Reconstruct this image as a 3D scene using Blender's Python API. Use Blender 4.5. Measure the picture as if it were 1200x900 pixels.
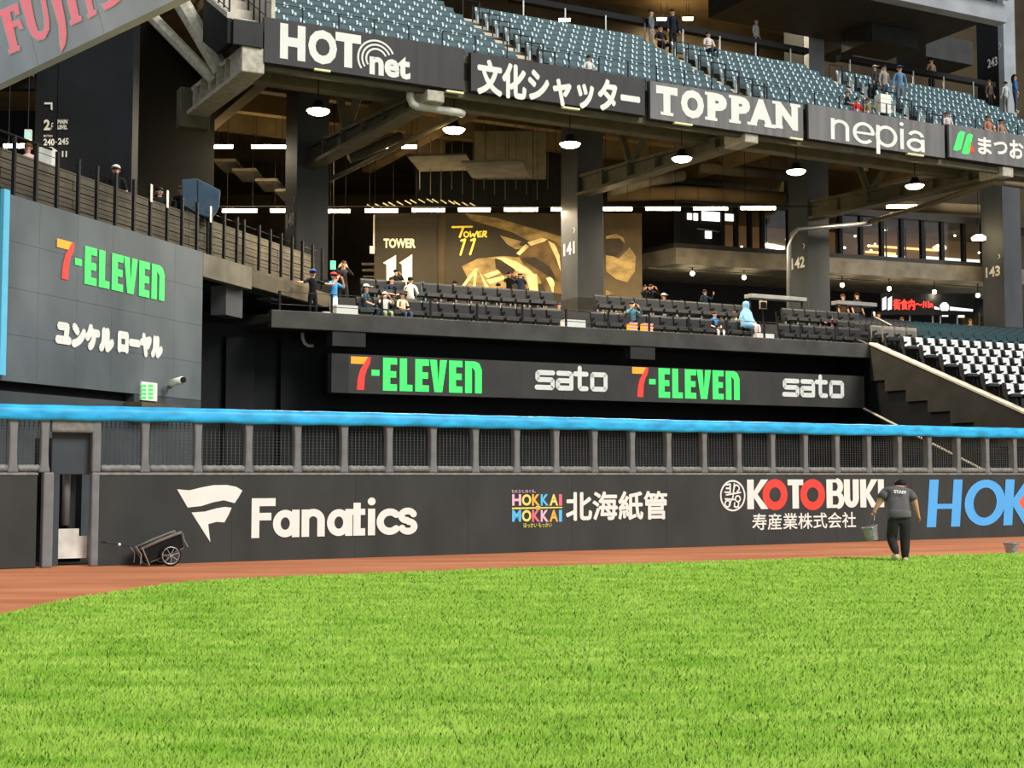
import bpy, math, random
import numpy as np
from mathutils import Vector
random.seed(11)
SC = bpy.context.scene; COL = SC.collection
for o in list(bpy.data.objects): bpy.data.objects.remove(o)
sin, cos, pi, atan = math.sin, math.cos, math.pi, math.atan
# ------------------------------------------------------------------ camera, world, sun, exposure
FPX, HOR, EYE = 1600.0, 556.0, 1.7
TH = atan((HOR-450)/FPX)
cam_d = bpy.data.cameras.new('camera'); cam_d.sensor_width = 36; cam_d.lens = FPX/1200*36; cam_d.clip_end = 500
cam = bpy.data.objects.new('camera', cam_d); cam.location = (0, 0, EYE); cam.rotation_euler = (pi/2+TH, 0, 0)
COL.objects.link(cam); SC.camera = cam
W = bpy.data.worlds.new('world'); SC.world = W; W.use_nodes = True
W.node_tree.nodes['Background'].inputs[0].default_value = (.86, .93, 1, 1)
W.node_tree.nodes['Background'].inputs[1].default_value = .62
sun_d = bpy.data.lights.new('sun', 'SUN'); sun_d.energy = 3.1; sun_d.angle = math.radians(24); sun_d.color = (1, .985, .95)
sun = bpy.data.objects.new('sun', sun_d); COL.objects.link(sun)
sun.rotation_euler = Vector((-.80, .55, -.80)).to_track_quat('-Z', 'Y').to_euler()
SC.view_settings.view_transform = 'Standard'; SC.view_settings.look = 'None'
SC.view_settings.exposure = 0.0; SC.view_settings.gamma = 1; SC.view_settings.use_curve_mapping = False
SC.cycles.max_bounces = 6; SC.cycles.transparent_max_bounces = 12

# ------------------------------------------------------------------ materials
def lin(c):
    return tuple((v/255/12.92 if v/255 <= .04045 else ((v/255+.055)/1.055)**2.4) for v in c)+(1,)
MATS = {}
def mat(name, c, rough=.6, metal=0, var=.12, scale=3.0, bump=0, bscale=40, c2=None, stretch=(1, 1, 1), detail=5, spec=.22):
    m = bpy.data.materials.new(name); m.use_nodes = True; nt = m.node_tree; N = nt.nodes; L = nt.links
    b = N['Principled BSDF']; b.inputs['Roughness'].default_value = rough; b.inputs['Metallic'].default_value = metal; b.inputs['Specular IOR Level'].default_value = spec
    tc = N.new('ShaderNodeTexCoord'); mp = N.new('ShaderNodeMapping'); mp.inputs['Scale'].default_value = stretch
    L.new(tc.outputs['Object'], mp.inputs[0])
    no = N.new('ShaderNodeTexNoise'); no.inputs['Scale'].default_value = scale; no.inputs['Detail'].default_value = detail
    L.new(mp.outputs[0], no.inputs['Vector'])
    r = N.new('ShaderNodeValToRGB'); a = lin(c)
    lo = lin(c2) if c2 else tuple(v*(1-var*2) for v in a[:3])+(1,)
    r.color_ramp.elements[0].position = .32; r.color_ramp.elements[1].position = .68
    r.color_ramp.elements[0].color = lo; r.color_ramp.elements[1].color = a if c2 else tuple(min(1, v*(1+var)) for v in a[:3])+(1,)
    L.new(no.outputs['Fac'], r.inputs[0]); L.new(r.outputs[0], b.inputs['Base Color'])
    if bump:
        n2 = N.new('ShaderNodeTexNoise'); n2.inputs['Scale'].default_value = bscale; n2.inputs['Detail'].default_value = 3
        L.new(mp.outputs[0], n2.inputs['Vector'])
        bp = N.new('ShaderNodeBump'); bp.inputs['Strength'].default_value = bump; bp.inputs['Distance'].default_value = .02
        L.new(n2.outputs['Fac'], bp.inputs['Height']); L.new(bp.outputs[0], b.inputs['Normal'])
    MATS[name] = m; return m
def glow(name, c, s):
    m = bpy.data.materials.new(name); m.use_nodes = True; b = m.node_tree.nodes['Principled BSDF']
    b.inputs['Base Color'].default_value = lin(c); b.inputs['Emission Color'].default_value = lin(c)
    b.inputs['Emission Strength'].default_value = s; MATS[name] = m; return m
def led(name, c):
    m = glow(name, c, .45); m.node_tree.nodes['Principled BSDF'].inputs['Roughness'].default_value = .5; return m
def glass(name, g=.12, tint=(.9, .93, .95)):
    m = bpy.data.materials.new(name); m.use_nodes = True; nt = m.node_tree; N = nt.nodes; N.clear()
    o = N.new('ShaderNodeOutputMaterial'); mx = N.new('ShaderNodeMixShader'); t = N.new('ShaderNodeBsdfTransparent'); gl = N.new('ShaderNodeBsdfGlossy')
    t.inputs[0].default_value = tint+(1,); gl.inputs['Roughness'].default_value = .05; mx.inputs[0].default_value = g
    nt.links.new(t.outputs[0], mx.inputs[1]); nt.links.new(gl.outputs[0], mx.inputs[2]); nt.links.new(mx.outputs[0], o.inputs[0])
    MATS[name] = m; return m
mat('turf', (142, 188, 52), .9, var=.1, scale=.55, c2=(126, 176, 46), bump=.5, bscale=60)
mat('blade', (174, 212, 84), .75, c2=(120, 172, 42), scale=1.6, stretch=(.6, 2.2, 1), detail=8)
mat('dirt', (206, 134, 92), .95, c2=(178, 106, 70), scale=.8, stretch=(.35, 2.0, 1), bump=.35, bscale=30, detail=8)
mat('backfloor', (52, 52, 54), .9)
mat('pad', (62, 63, 60), .62, var=.1, scale=1.1, stretch=(1, 1, .5), bump=.1, bscale=5, detail=9)
mat('padpost', (124, 124, 123), .5, var=.07, scale=4)
mat('roll', (132, 130, 125), .5, var=.15, scale=9)
mat('blue', (52, 178, 232), .38, var=.16, scale=2.2, stretch=(1, 1, 3))
mat('wire', (78, 78, 76), .6)
mat('white', (240, 238, 228), .6, var=.02)
mat('black', (14, 14, 15), .7)
mat('blackwall', (24, 25, 27), .6, var=.2, scale=.7, bump=.05)
mat('charcoal', (52, 51, 50), .6, var=.12, scale=1.5)
mat('fascia', (82, 79, 74), .75, var=.15, scale=1.2, bump=.1)
mat('board', (66, 63, 62), .45, var=.08, scale=1.0, stretch=(3, 3, .3))
mat('boardlight', (124, 122, 120), .45, var=.12, scale=1.0, stretch=(3, 3, .25))
mat('led', (70, 67, 64), .5, var=.1, scale=.8)
mat('ledgrey', (110, 117, 120), .48, var=.14, scale=.55, c2=(84, 91, 95), stretch=(1, 1, .6), detail=8)
mat('lowerwall', (72, 78, 82), .55, var=.12, scale=.8)
mat('conc', (126, 118, 102), .85, var=.15, scale=1.4, bump=.25, bscale=14, detail=9)
mat('flank', (56, 53, 49), .85, var=.14, scale=1.2, bump=.15)
mat('parapet', (98, 90, 76), .85, var=.2, scale=1.2, bump=.2, bscale=12, detail=9)
mat('concdark', (92, 84, 68), .85, var=.18, scale=1.1, bump=.2, bscale=10)
mat('cream', (214, 204, 186), .8, var=.08, scale=3)
mat('steel', (104, 98, 78), .6, var=.12, scale=2)
mat('armend', (196, 188, 168), .7, var=.14, scale=6, bump=.2)
mat('column', (76, 78, 80), .55, var=.12, scale=.8, stretch=(1, 1, .4))
mat('ucolumn', (158, 162, 166), .45, var=.1, scale=1)
mat('soffit', (112, 94, 64), .85, var=.2, scale=.5, bump=.3, bscale=5)
mat('brown', (78, 66, 46), .85, var=.25, scale=.35)
mat('browndark', (24, 21, 17), .8, var=.2, scale=.35)
mat('mural', (52, 44, 29), .7, var=.2, scale=.35)
mat('gold', (136, 112, 64), .6, var=.3, scale=1.3, stretch=(1, 1, 2.2))
mat('goldlight', (204, 182, 124), .6, var=.2, scale=3)
mat('golddark', (92, 70, 34), .65, var=.3, scale=1.2)
mat('shadowink', (44, 34, 20), .7, var=.2, scale=2)
mat('cream_print', (255, 244, 190), .6, var=.02)
mat('neonyellow', (255, 226, 90), .6, var=.02)
mat('teal', (18, 72, 77), .45, var=.1, scale=6)
mat('tealdark', (10, 48, 53), .45, var=.1, scale=6)
mat('bracket', (206, 224, 228), .4, var=.1, scale=9)
mat('seatblack', (40, 39, 41), .45, var=.14, scale=7)
mat('seatback', (34, 34, 36), .5, var=.14, scale=7)
mat('seatwhite', (226, 228, 226), .5, var=.05)
mat('seatgrey', (120, 114, 106), .5, var=.1)
mat('metal', (170, 170, 168), .35, .7, var=.06)
mat('galv', (176, 166, 170), .5, .35, var=.14, scale=14)
mat('darkmetal', (34, 34, 36), .5, .3)
mat('pipewhite', (216, 212, 196), .5, var=.05)
mat('pipetan', (128, 116, 88), .6)
mat('fujigrey', (196, 208, 214), .55, var=.1, scale=.5)
led('pink', (240, 130, 142))
led('green', (66, 236, 104))
led('orange', (250, 160, 40))
led('red', (232, 56, 44))
mat('red2', (236, 76, 66), .5, var=.02)
mat('skyblue', (92, 178, 244), .5, var=.02)
mat('redorange', (240, 110, 76), .5, var=.02)
mat('cyan', (110, 205, 240), .5, var=.03)
mat('lpink', (248, 196, 216), .5, var=.02); mat('lyellow', (246, 228, 116), .5, var=.02); mat('lorange', (246, 186, 84), .5, var=.02)
mat('lblue', (98, 202, 248), .5, var=.02); mat('lrose', (244, 120, 140), .5, var=.02)
mat('rubber', (22, 22, 22), .8); mat('tubblack', (26, 25, 24), .35, var=.1)
mat('skin', (214, 160, 132), .6, var=.05, scale=8); mat('hairblack', (22, 18, 16), .6); mat('hairbrown', (92, 60, 38), .6)
mat('shirtgrey', (104, 98, 99), .8, var=.12, scale=6); mat('pantsblack', (52, 48, 51), .8, var=.15, scale=6)
mat('shoe', (214, 196, 160), .7); mat('speaker', (72, 92, 108), .5, var=.1)
mat('shopwhite', (225, 222, 210), .6)
glow('tube', (255, 226, 172), 42); glow('bay', (255, 230, 176), 26); glow('spotglow', (255, 240, 210), 12)
glow('signred', (255, 50, 40), 3.0); glow('signwhite', (240, 246, 250), 1.7); glow('exitgreen', (110, 230, 170), 1.6)
glow('shopcool', (235, 236, 220), 1.6); glow('shopwarm', (255, 196, 110), 2.2); glow('shopdim', (120, 88, 50), .3)
glass('pane', .05)
def cloth(c):
    n = 'cloth_%d_%d_%d' % c
    return MATS.get(n) or mat(n, c, .85, var=.12, scale=7)

# ------------------------------------------------------------------ projection helpers (turn measured picture points into places on real planes)
def ray(px, py):
    x = (px-600)/FPX; y = (450-py)/FPX
    return np.array((x, cos(TH)-y*sin(TH), sin(TH)+y*cos(TH)))
CAM = np.array((0, 0, EYE))
def ground(px, py, z=0):
    d = ray(px, py); t = (z-EYE)/d[2]; return CAM+t*d
class Frame:
    def __init__(s, ox, oy, ang):
        s.o = np.array((ox, oy)); s.u = np.array((cos(ang), sin(ang))); s.n = np.array((-sin(ang), cos(ang))); s.ang = ang
    def P(s, a, d, z):
        p = s.o+a*s.u+d*s.n; return (p[0], p[1], z)
    def at(s, d): return Surf(s.P(0, d, 0), (s.u[0], s.u[1], 0), (0, 0, 1))
    def hit(s, px, py, d=0): return s.at(d).hit(px, py)
    def a(s, px, d=0, py=400): return s.hit(px, py, d)[0]
    def z(s, px, py, d=0): return s.hit(px, py, d)[1]
class Surf:
    def __init__(s, o, u, v):
        s.o = np.array(o, float); s.u = np.array(u, float); s.v = np.array(v, float)
    def hit(s, px, py):
        d = ray(px, py); M = np.column_stack((s.u, s.v, -d)); r = np.linalg.solve(M, CAM-s.o); return r[0], r[1]
    def P(s, a, b, c=0):
        if c:
            n = np.cross(s.u, s.v); n /= np.linalg.norm(n)
            if np.dot(n, CAM-s.o) < 0: n = -n
            return tuple(s.o+a*s.u+b*s.v+n*c)
        return tuple(s.o+a*s.u+b*s.v)
def line_frame(p, q): return Frame(p[0], p[1], math.atan2(q[1]-p[1], q[0]-p[0]))
W0 = Frame(0, 0, 0)

# ------------------------------------------------------------------ mesh builder
ROOT = {}
class MB:
    def __init__(s): s.v = []; s.f = []
    def add(s, vs, fs):
        n = len(s.v); s.v += [tuple(float(c) for c in v) for v in vs]; s.f += [tuple(i+n for i in f) for f in fs]; return s
    def box(s, fr, a0, a1, d0, d1, z0, z1):
        c = [fr.P(a, d, z) for z in (z0, z1) for a, d in ((a0, d0), (a1, d0), (a1, d1), (a0, d1))]
        return s.add(c, [(3, 2, 1, 0), (4, 5, 6, 7), (0, 1, 5, 4), (1, 2, 6, 5), (2, 3, 7, 6), (3, 0, 4, 7)])
    def hexa(s, c): return s.add(c, [(3, 2, 1, 0), (4, 5, 6, 7), (0, 1, 5, 4), (1, 2, 6, 5), (2, 3, 7, 6), (3, 0, 4, 7)])
    def poly(s, pts): return s.add(pts, [tuple(range(len(pts)))])
    def prism(s, front, back):
        n = len(front); f = [tuple(range(n)), tuple(reversed(range(n, 2*n)))]
        f += [(i, i+n, (i+1) % n+n, (i+1) % n) for i in range(n)]
        return s.add(list(front)+list(back), f)
    def tube(s, pts, r, n=8, close=False, r2=None):
        P = [Vector(p) for p in pts]; m = len(P); base = len(s.v)
        for i, p in enumerate(P):
            if close: t = P[(i+1) % m]-P[i-1]
            else: t = P[min(i+1, m-1)]-P[max(i-1, 0)]
            t.normalize(); up = Vector((0, 0, 1)) if abs(t.z) < .9 else Vector((0, 1, 0))
            x = t.cross(up).normalized(); y = x.cross(t)
            rr = r if r2 is None else r+(r2-r)*i/(m-1)
            for k in range(n):
                q = p+x*(rr*cos(2*pi*k/n))+y*(rr*sin(2*pi*k/n)); s.v.append(tuple(q))
        for i in range(m if close else m-1):
            for k in range(n):
                a = base+i*n+k; b = base+i*n+(k+1) % n; c = base+((i+1) % m)*n+(k+1) % n; d = base+((i+1) % m)*n+k
                s.f.append((a, b, c, d))
        if not close:
            s.f.append(tuple(reversed(range(base, base+n)))); s.f.append(tuple(range(base+(m-1)*n, base+m*n)))
        return s
    def lathe(s, c, prof, n=16, ax=((1, 0, 0), (0, 1, 0), (0, 0, 1))):
        c = Vector(c); X, Y, Z = [Vector(a) for a in ax]; base = len(s.v)
        for r, z in prof:
            for k in range(n): s.v.append(tuple(c+X*(r*cos(2*pi*k/n))+Y*(r*sin(2*pi*k/n))+Z*z))
        for i in range(len(prof)-1):
            for k in range(n):
                a = base+i*n+k; b = base+i*n+(k+1) % n; s.f.append((a, b, b+n, a+n))
        s.f.append(tuple(reversed(range(base, base+n)))); s.f.append(tuple(range(base+(len(prof)-1)*n, base+len(prof)*n)))
        return s
    def ball(s, c, rx, ry=None, rz=None, n=10, m=6, z0=-1.0, z1=1.0):
        ry = ry or rx; rz = rz or rx; t0 = math.asin(z0); t1 = math.asin(z1)
        prof = [(max(.001, cos(t0+(t1-t0)*i/m)), sin(t0+(t1-t0)*i/m)) for i in range(m+1)]
        return s.lathe(c, prof, n, ((rx, 0, 0), (0, ry, 0), (0, 0, rz)))
    def build(s, name, m, parent=None, smooth=False, bevel=0, label=None, kind=None, seg=2):
        off = np.zeros(3)
        if parent is not None: off = ROOT.get(parent.name, np.zeros(3))
        me = bpy.data.meshes.new(name); me.from_pydata([tuple(np.array(v)-off) for v in s.v], [], s.f); me.validate(); me.update()
        ms = m if isinstance(m, (list, tuple)) else [m]
        for q in ms: me.materials.append(MATS[q] if isinstance(q, str) else q)
        if smooth: me.polygons.foreach_set('use_smooth', [True]*len(me.polygons))
        o = bpy.data.objects.new(name, me); COL.objects.link(o)
        if parent is not None: o.parent = parent
        ROOT[o.name] = off
        if bevel:
            b = o.modifiers.new('bevel', 'BEVEL'); b.width = bevel; b.segments = seg; b.limit_method = 'ANGLE'
        if label: o['label'] = label
        if kind: o['kind'] = kind
        return o
def thing(name, label, cat, loc=(0, 0, 0), rz=0, group=None, kind=None):
    o = bpy.data.objects.new(name, None); COL.objects.link(o); o.location = [float(v) for v in loc]; o.rotation_euler = (0, 0, rz)
    o.empty_display_size = .2
    ROOT[o.name] = np.array(loc, float)
    if kind: o['kind'] = kind
    if label: o['label'] = label
    if cat: o['category'] = cat
    if group: o['group'] = group
    return o
def tag(o, label, cat, group=None, kind=None):
    o['label'] = label; o['category'] = cat
    if group: o['group'] = group
    if kind: o['kind'] = kind
    return o
def lbox(fr, a0, a1, d0, d1, z0, z1): return MB().box(fr, a0, a1, d0, d1, z0, z1)

# ------------------------------------------------------------------ lettering: flat meshes laid on a plane
_tc = {}
def text2d(s, bold=.0, shear=0):
    k = (s, bold, shear)
    if k in _tc: return _tc[k]
    multi = bold > 0 and any(ord(c) > 0x3000 for c in s)
    cu = bpy.data.curves.new('t', 'FONT'); cu.body = s; cu.offset = 0 if multi else bold; cu.shear = shear; cu.resolution_u = 3
    ob = bpy.data.objects.new('t', cu); COL.objects.link(ob); bpy.context.view_layer.update()
    me = bpy.data.meshes.new_from_object(ob.evaluated_get(bpy.context.evaluated_depsgraph_get()))
    v = np.array([(q.co.x, q.co.y, 0) for q in me.vertices]); f = [tuple(p.vertices) for p in me.polygons]
    bpy.data.objects.remove(ob); bpy.data.curves.remove(cu); bpy.data.meshes.remove(me)
    if multi:      # heavier strokes: copies shifted round a small circle, each a hair prouder
        vs = [v]; fs = list(f); n = len(v)
        for i in range(8):
            t = 2*pi*i/8; vs.append(v+np.array((bold*cos(t), bold*sin(t), .0005*(i+1)))); fs += [tuple(j+n*(i+1) for j in q) for q in f]
        v = np.concatenate(vs); f = fs
    lo = v[:, :2].min(0); hi = v[:, :2].max(0); v[:, :2] = (v[:, :2]-lo)/(hi-lo); _tc[k] = (v, f); return v, f
def rect(sf, xl, xr, yt, yb):
    a0, z0 = sf.hit(xl, yb); _, z1 = sf.hit(xl, yt); a1, _ = sf.hit(xr, (yt+yb)/2); return a0, a1, z0, z1
def lay(mb, sf, R, v, f):
    a0, a1, z0, z1 = R
    mb.add([sf.P(a0+(a1-a0)*x, z0+(z1-z0)*y, c) for x, y, c in v], f); return mb
def word(mb, sf, xl, xr, yt, yb, s, bold=.0, shear=0):
    v, f = text2d(s, bold, shear); return lay(mb, sf, rect(sf, xl, xr, yt, yb), v, f)
class Ink:
    """2D strokes and polygons in local units, later laid on a plane; every stroke a hair prouder than the last"""
    def __init__(s): s.v = []; s.f = []; s.k = 0; s.hold = False
    def poly(s, pts):
        if not s.hold: s.k += 1
        n = len(s.v); s.v += [(p[0], p[1], .0004*s.k) for p in pts]; s.f.append(tuple(range(n, n+len(pts)))); return s
    def dot(s, c, r, ry=None, n=14):
        ry = ry or r; return s.poly([(c[0]+r*cos(2*pi*k/n), c[1]+ry*sin(2*pi*k/n)) for k in range(n)])
    def line(s, pts, w, rnd=True, closed=False):
        pts = list(pts)+([pts[0]] if closed else [])
        for (x0, y0), (x1, y1) in zip(pts, pts[1:]):
            l = math.hypot(x1-x0, y1-y0) or 1; nx, ny = -(y1-y0)/l*w/2, (x1-x0)/l*w/2
            s.poly([(x0-nx, y0-ny), (x1-nx, y1-ny), (x1+nx, y1+ny), (x0+nx, y0+ny)])
        s.k += 1; s.hold = True
        for p in (pts if rnd else pts[1:-1]): s.dot(p, w/2)
        s.hold = False; return s
    def arc(s, c, r, t0, t1, w, n=18, ry=None, rnd=False):
        ry = ry or r; T = [math.radians(t0+(t1-t0)*i/n) for i in range(n+1)]; s.k += 1; s.hold = True
        q = lambda t, k: (c[0]+(r+k)*cos(t), c[1]+(ry+k)*sin(t))
        for a, b in zip(T, T[1:]): s.poly([q(a, -w/2), q(a, w/2), q(b, w/2), q(b, -w/2)])
        s.hold = False
        if rnd: s.dot(q(T[0], 0), w/2); s.dot(q(T[-1], 0), w/2)
        return s
    def rect(s, x0, y0, x1, y1): return s.poly([(x0, y0), (x1, y0), (x1, y1), (x0, y1)])
    def on(s, mb, sf, R, W_, H_, x0=0, y0=0): return lay(mb, sf, R, [((x-x0)/W_, (y-y0)/H_, c) for x, y, c in s.v], s.f)
def pxpoly(mb, sf, pts): return mb.poly([sf.P(*sf.hit(x, y)) for x, y in pts])
# ------------------------------------------------------------------ frames of the place
FF = line_frame(ground(115, 663), ground(1100, 631.5))            # outfield fence line
SF = Frame(0, 45, atan(.52))                                        # stand behind it (d grows away from the field)
LF = line_frame((-11.22, 29.9), (-8.67, 38.0))                      # left side stand
LF.o = np.array((-8.67, 38.0))
CF = Frame(0, 66, 0)                                                # concourse walls that face the field squarely

# ------------------------------------------------------------------ ground
g = MB(); g.box(W0, -45, 60, 2, 46, -.3, 0); dirt = g.build('warning_track', 'dirt'); dirt['kind'] = 'structure'
edge_px = [(-260, 800), (-120, 752), (0, 722), (50, 712.5), (100, 702), (150, 694.5), (200, 687.5), (250, 683), (300, 680.5), (360, 677.8), (420, 675.5), (480, 673.3), (540, 671), (700, 664.8), (860, 659.5), (1030, 655), (1200, 650.5), (1420, 645)]
EDGE = [ground(x, y) for x, y in edge_px]
eg = [(p[0], p[1]) for p in EDGE]
poly = [(-34, 2.2), (34, 2.2)]+[(34, eg[-1][1]+3)]+list(reversed(eg))+[(-34, eg[0][1])]
g = MB(); g.prism([(x, y, .03) for x, y in poly], [(x, y, -.02) for x, y in poly]); turf = g.build('outfield_lawn', 'turf'); turf['kind'] = 'structure'
g = MB(); f0 = FF.a(-400); g.box(FF, f0, 40, .5, 60, -.05, .02); bf = g.build('floor', 'backfloor'); bf['kind'] = 'structure'
# grass blades in view: one uncountable mass
rng = np.random.default_rng(5)
def edge_y(x):
    return np.interp(x, [p[0] for p in eg], [p[1] for p in eg])
n = 330000
Y = 7.1+(29.0-7.1)*rng.random(n)**1.25; X = (rng.random(n)-.5)*2*(.385*Y+.3)
wob = .05*np.sin(X*7)+.04*np.sin(X*19+1)
keep = Y < edge_y(X)+wob; X = X[keep]; Y = Y[keep]; n = len(X)
th = rng.normal(0, .6, n); w = (.005+.0004*Y)*(1+.5*rng.random(n)); h = (.022+.03*rng.random(n))
lean = rng.normal(0, .020, (n, 2)); lean[:, 0] += .006
V = np.zeros((n, 3, 3)); V[:, 0] = np.stack((X-w*np.cos(th), Y-w*np.sin(th), np.full(n, .02)), 1)
V[:, 1] = np.stack((X+w*np.cos(th), Y+w*np.sin(th), np.full(n, .02)), 1)
V[:, 2] = np.stack((X+lean[:, 0], Y+lean[:, 1], .03+h), 1)
me = bpy.data.meshes.new('grass'); me.vertices.add(n*3); me.vertices.foreach_set('co', V.reshape(-1))
me.loops.add(n*3); me.loops.foreach_set('vertex_index', np.arange(n*3, dtype=np.int32))
me.polygons.add(n); me.polygons.foreach_set('loop_start', np.arange(0, n*3, 3, dtype=np.int32)); me.polygons.foreach_set('loop_total', np.full(n, 3, dtype=np.int32))
me.update(); me.materials.append(MATS['blade'])
# blades share the soft upward normal of a mown lawn
nn = np.tile(np.array((0., -.25, 1.)), (n*3, 1)); nn[:, :2] += np.repeat(rng.normal(0, .28, (n, 2)), 3, 0); nn /= np.linalg.norm(nn, axis=1)[:, None]
me.normals_split_custom_set([tuple(q) for q in nn])
go = bpy.data.objects.new('grass', me); COL.objects.link(go)
tag(go, 'bright green mown outfield grass filling the foreground', 'grass', kind='stuff')

# ------------------------------------------------------------------ outfield fence
FS = FF.at(-.13)
zt0 = FF.z(600, 487.5); zt1 = FF.z(600, 502.5)
fence = thing('outfield_fence', 'long dark padded outfield fence with mesh bays and a bright blue top rail', 'fence', FF.P(0, 0, 0))
aL = FF.a(-60); aR = FF.a(1290); aJ = FF.a(115)
cuts = [aJ+(aR-aJ)*i/11 for i in range(12)]
for c0, c1 in zip(cuts, cuts[1:]): lbox(FF, c0+.0008, c1-.0008, -.12, .1, .0, 1.68).build('wall_pad', 'pad', fence, bevel=.004)
aK = FF.a(47); lbox(FF, aL, aK-.01, -.12, .1, 0, 1.68).build('wall_pad', 'pad', fence, bevel=.02)
for c0, c1 in ((aL, aK), (aJ, aR)): lbox(FF, c0, c1, -.14, .12, 1.68, 1.735).build('ledge_strip', 'roll', fence, bevel=.015)
posts = [15, 52, 112.5, 169.6, 231.5, 291, 348, 402.9, 455.5, 507, 556.5, 604.8, 651, 696, 740, 782.6, 824.5, 865, 904.5, 943, 980, 1017, 1053, 1088, 1122, 1155.6, 1188, 1219.5]
pa = [FF.a(x, -.06, 530) for x in posts]
pm = MB(); z0 = 1.735; zz = zt1+.03
prof = [(-.105, 0), (-.095, .05), (-.078, .14), (-.07, .3), (-.07, .75), (-.082, .9), (-.1, 1)]
for i, a in enumerate(pa):
    if i == 2: continue
    p = MB(); L_ = [(a+x, z0+(zz-z0)*t) for x, t in prof]; R_ = [(a-x, z0+(zz-z0)*t) for x, t in prof]
    o2 = L_+list(reversed(R_)); p.prism([FF.P(x, -.12, z) for x, z in o2], [FF.P(x, .06, z) for x, z in o2])
    p.build('post_pad', 'padpost', fence, bevel=.03)
for i, (a0, a1) in enumerate(zip([aL]+pa, pa+[aR])):
    if i == 2: continue
    if a1-a0 < .3: continue
    x0, x1 = a0+.09, a1-.09
    r = MB(); k = 5
    r.tube([FF.P(x0+(x1-x0)*j/(k*2), -.05, 1.812+(.006 if j % 2 else -.004)) for j in range(k*2+1)], .068, 10)
    r.build('roll_pad', 'roll', fence, smooth=True)
    m = MB(); q = x0+.03
    while q < x1:
        m.box(FF, q-.007, q+.007, .0, .012, 1.85, zz); q += .082
    z = 1.93
    while z < zz:
        m.box(FF, x0-.05, x1+.05, .012, .018, z-.0035, z+.0035); z += .06
    m.build('wire_mesh', 'wire', fence, kind='stuff')
t = MB(); NA = 150; ring = [(-.17, .0), (-.175, .06), (-.17, .16), (-.14, .215), (-.06, .245), (.06, .245), (.13, .2), (.14, .08), (.13, 0)]
for i in range(NA+1):
    a = aL+(aR-aL)*i/NA
    dz = .008*sin(a*2*pi/1.05)+.006*sin(a*1.3)
    for d, z in ring: t.v.append(FF.P(a, d*(1+.05*sin(a*6)), zt1+z*(zt0-zt1)/.245+dz*(1 if z < .1 else .4)))
k = len(ring)
for i in range(NA):
    for j in range(k): t.f.append((i*k+j, i*k+(j+1) % k, (i+1)*k+(j+1) % k, (i+1)*k+j))
t.f.append(tuple(range(k))); t.f.append(tuple(reversed(range(NA*k, NA*k+k))))
t.build('top_pad', 'blue', fence, smooth=True, label='bright blue padded top rail')
# gate in the fence
gate = thing('bullpen_gate', 'narrow dark gate opening at the left end of the fence, pale panel low inside', 'gate', FF.P(aJ-.5, 0, 0))
fa = lambda x, y=600: FF.a(x, 0, y)
lbox(FF, fa(48.5), fa(61), -.14, .1, 0, 1.74).build('jamb_pad', 'padpost', gate, bevel=.03)
lbox(FF, fa(105), fa(114.3), -.14, .1, 0, 1.74).build('jamb_pad', 'padpost', gate, bevel=.03)
lbox(FF, fa(106.5, 530), fa(117, 530), -.12, .08, 1.74, zz).build('jamb_pad', 'padpost', gate, bevel=.03)
lbox(FF, fa(57), fa(107), -.12, .05, FF.z(80, 507), zz).build('header_pad', 'roll', gate, bevel=.04)
lbox(FF, fa(60), fa(106), .06, .12, FF.z(80, 556), FF.z(80, 507)).build('upper_panel', 'lowerwall', gate, bevel=.01)
lbox(FF, fa(61), fa(70), .06, .12, .02, FF.z(80, 556)).build('side_panel', 'lowerwall', gate, bevel=.01)
lbox(FF, fa(68), fa(104.5), .14, .2, FF.z(80, 655), FF.z(80, 629)).build('lower_panel', 'shopwhite', gate)
lbox(FF, fa(68), fa(95), .14, .2, FF.z(80, 629), FF.z(80, 620)).build('lower_panel', 'shopwhite', gate)
MB().tube([FF.P(fa(82.5), .4, .75), FF.P(fa(82.5), .4, 2.3)], .075, 10).build('gate_pole', 'padpost', gate, smooth=True)
lbox(FF, fa(88), fa(95), .5, .7, .6, 2.3).build('hinge_post', 'lowerwall', gate)
lbox(FF, fa(61)-.1, fa(105)+.1, 1.2, 1.3, 0, 2.4).build('inner_wall', 'black', gate)

# ---- printing on the fence
def ink_part(name, m, parent, fn, label=None):
    mb = MB(); fn(mb); return mb.build(name, m, parent, label=label)
def fl(mb):
    S_ = FS
    pxpoly(mb, S_, [(207.5, 573.3), (222, 574.6), (236, 571.2), (250, 568.6), (266, 568.3), (277, 570.5), (284, 574.8), (279.5, 583), (275, 589.6), (262, 586.3), (250, 588.6), (236, 593), (220, 594.8)])
    pxpoly(mb, S_, [(224.5, 600.6), (240, 599.5), (254, 595.6), (264, 594), (271.5, 595), (268, 603), (263, 612.2), (254, 611.5), (244, 614.2), (245.2, 625), (246.6, 635.5), (236, 619)])
ink_part('flag_logo', 'white', fence, fl, 'white waving flag logo printed at the left')
I = Ink(); w = .19
I.rect(0, 0, w, 1).rect(0, .8, .58, 1).rect(0, .44, .48, .63)
def la(x, W_, h=.7):
    I.arc((x+W_*.46, h/2), W_*.46-w/2, 0, 360, w, 26, ry=h/2-w/2); I.rect(x+W_-w, 0, x+W_, h)
la(.52, .66)
I.rect(1.23, 0, 1.23+w, .7); I.arc((1.52, .42), .20, 0, 180, w, 16, ry=.2); I.rect(1.72-w/2, 0, 1.72+w/2, .42)
la(1.87, .66)
I.rect(2.55, .0, 2.55+w, .86); I.rect(2.5, .54, 2.86, .7); I.arc((2.745, .19), .095, 180, 270, w, 8); I.rect(2.74, 0, 2.86, w)
I.rect(2.93, 0, 2.93+w, .7); I.dot((3.025, .89), .105)
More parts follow.
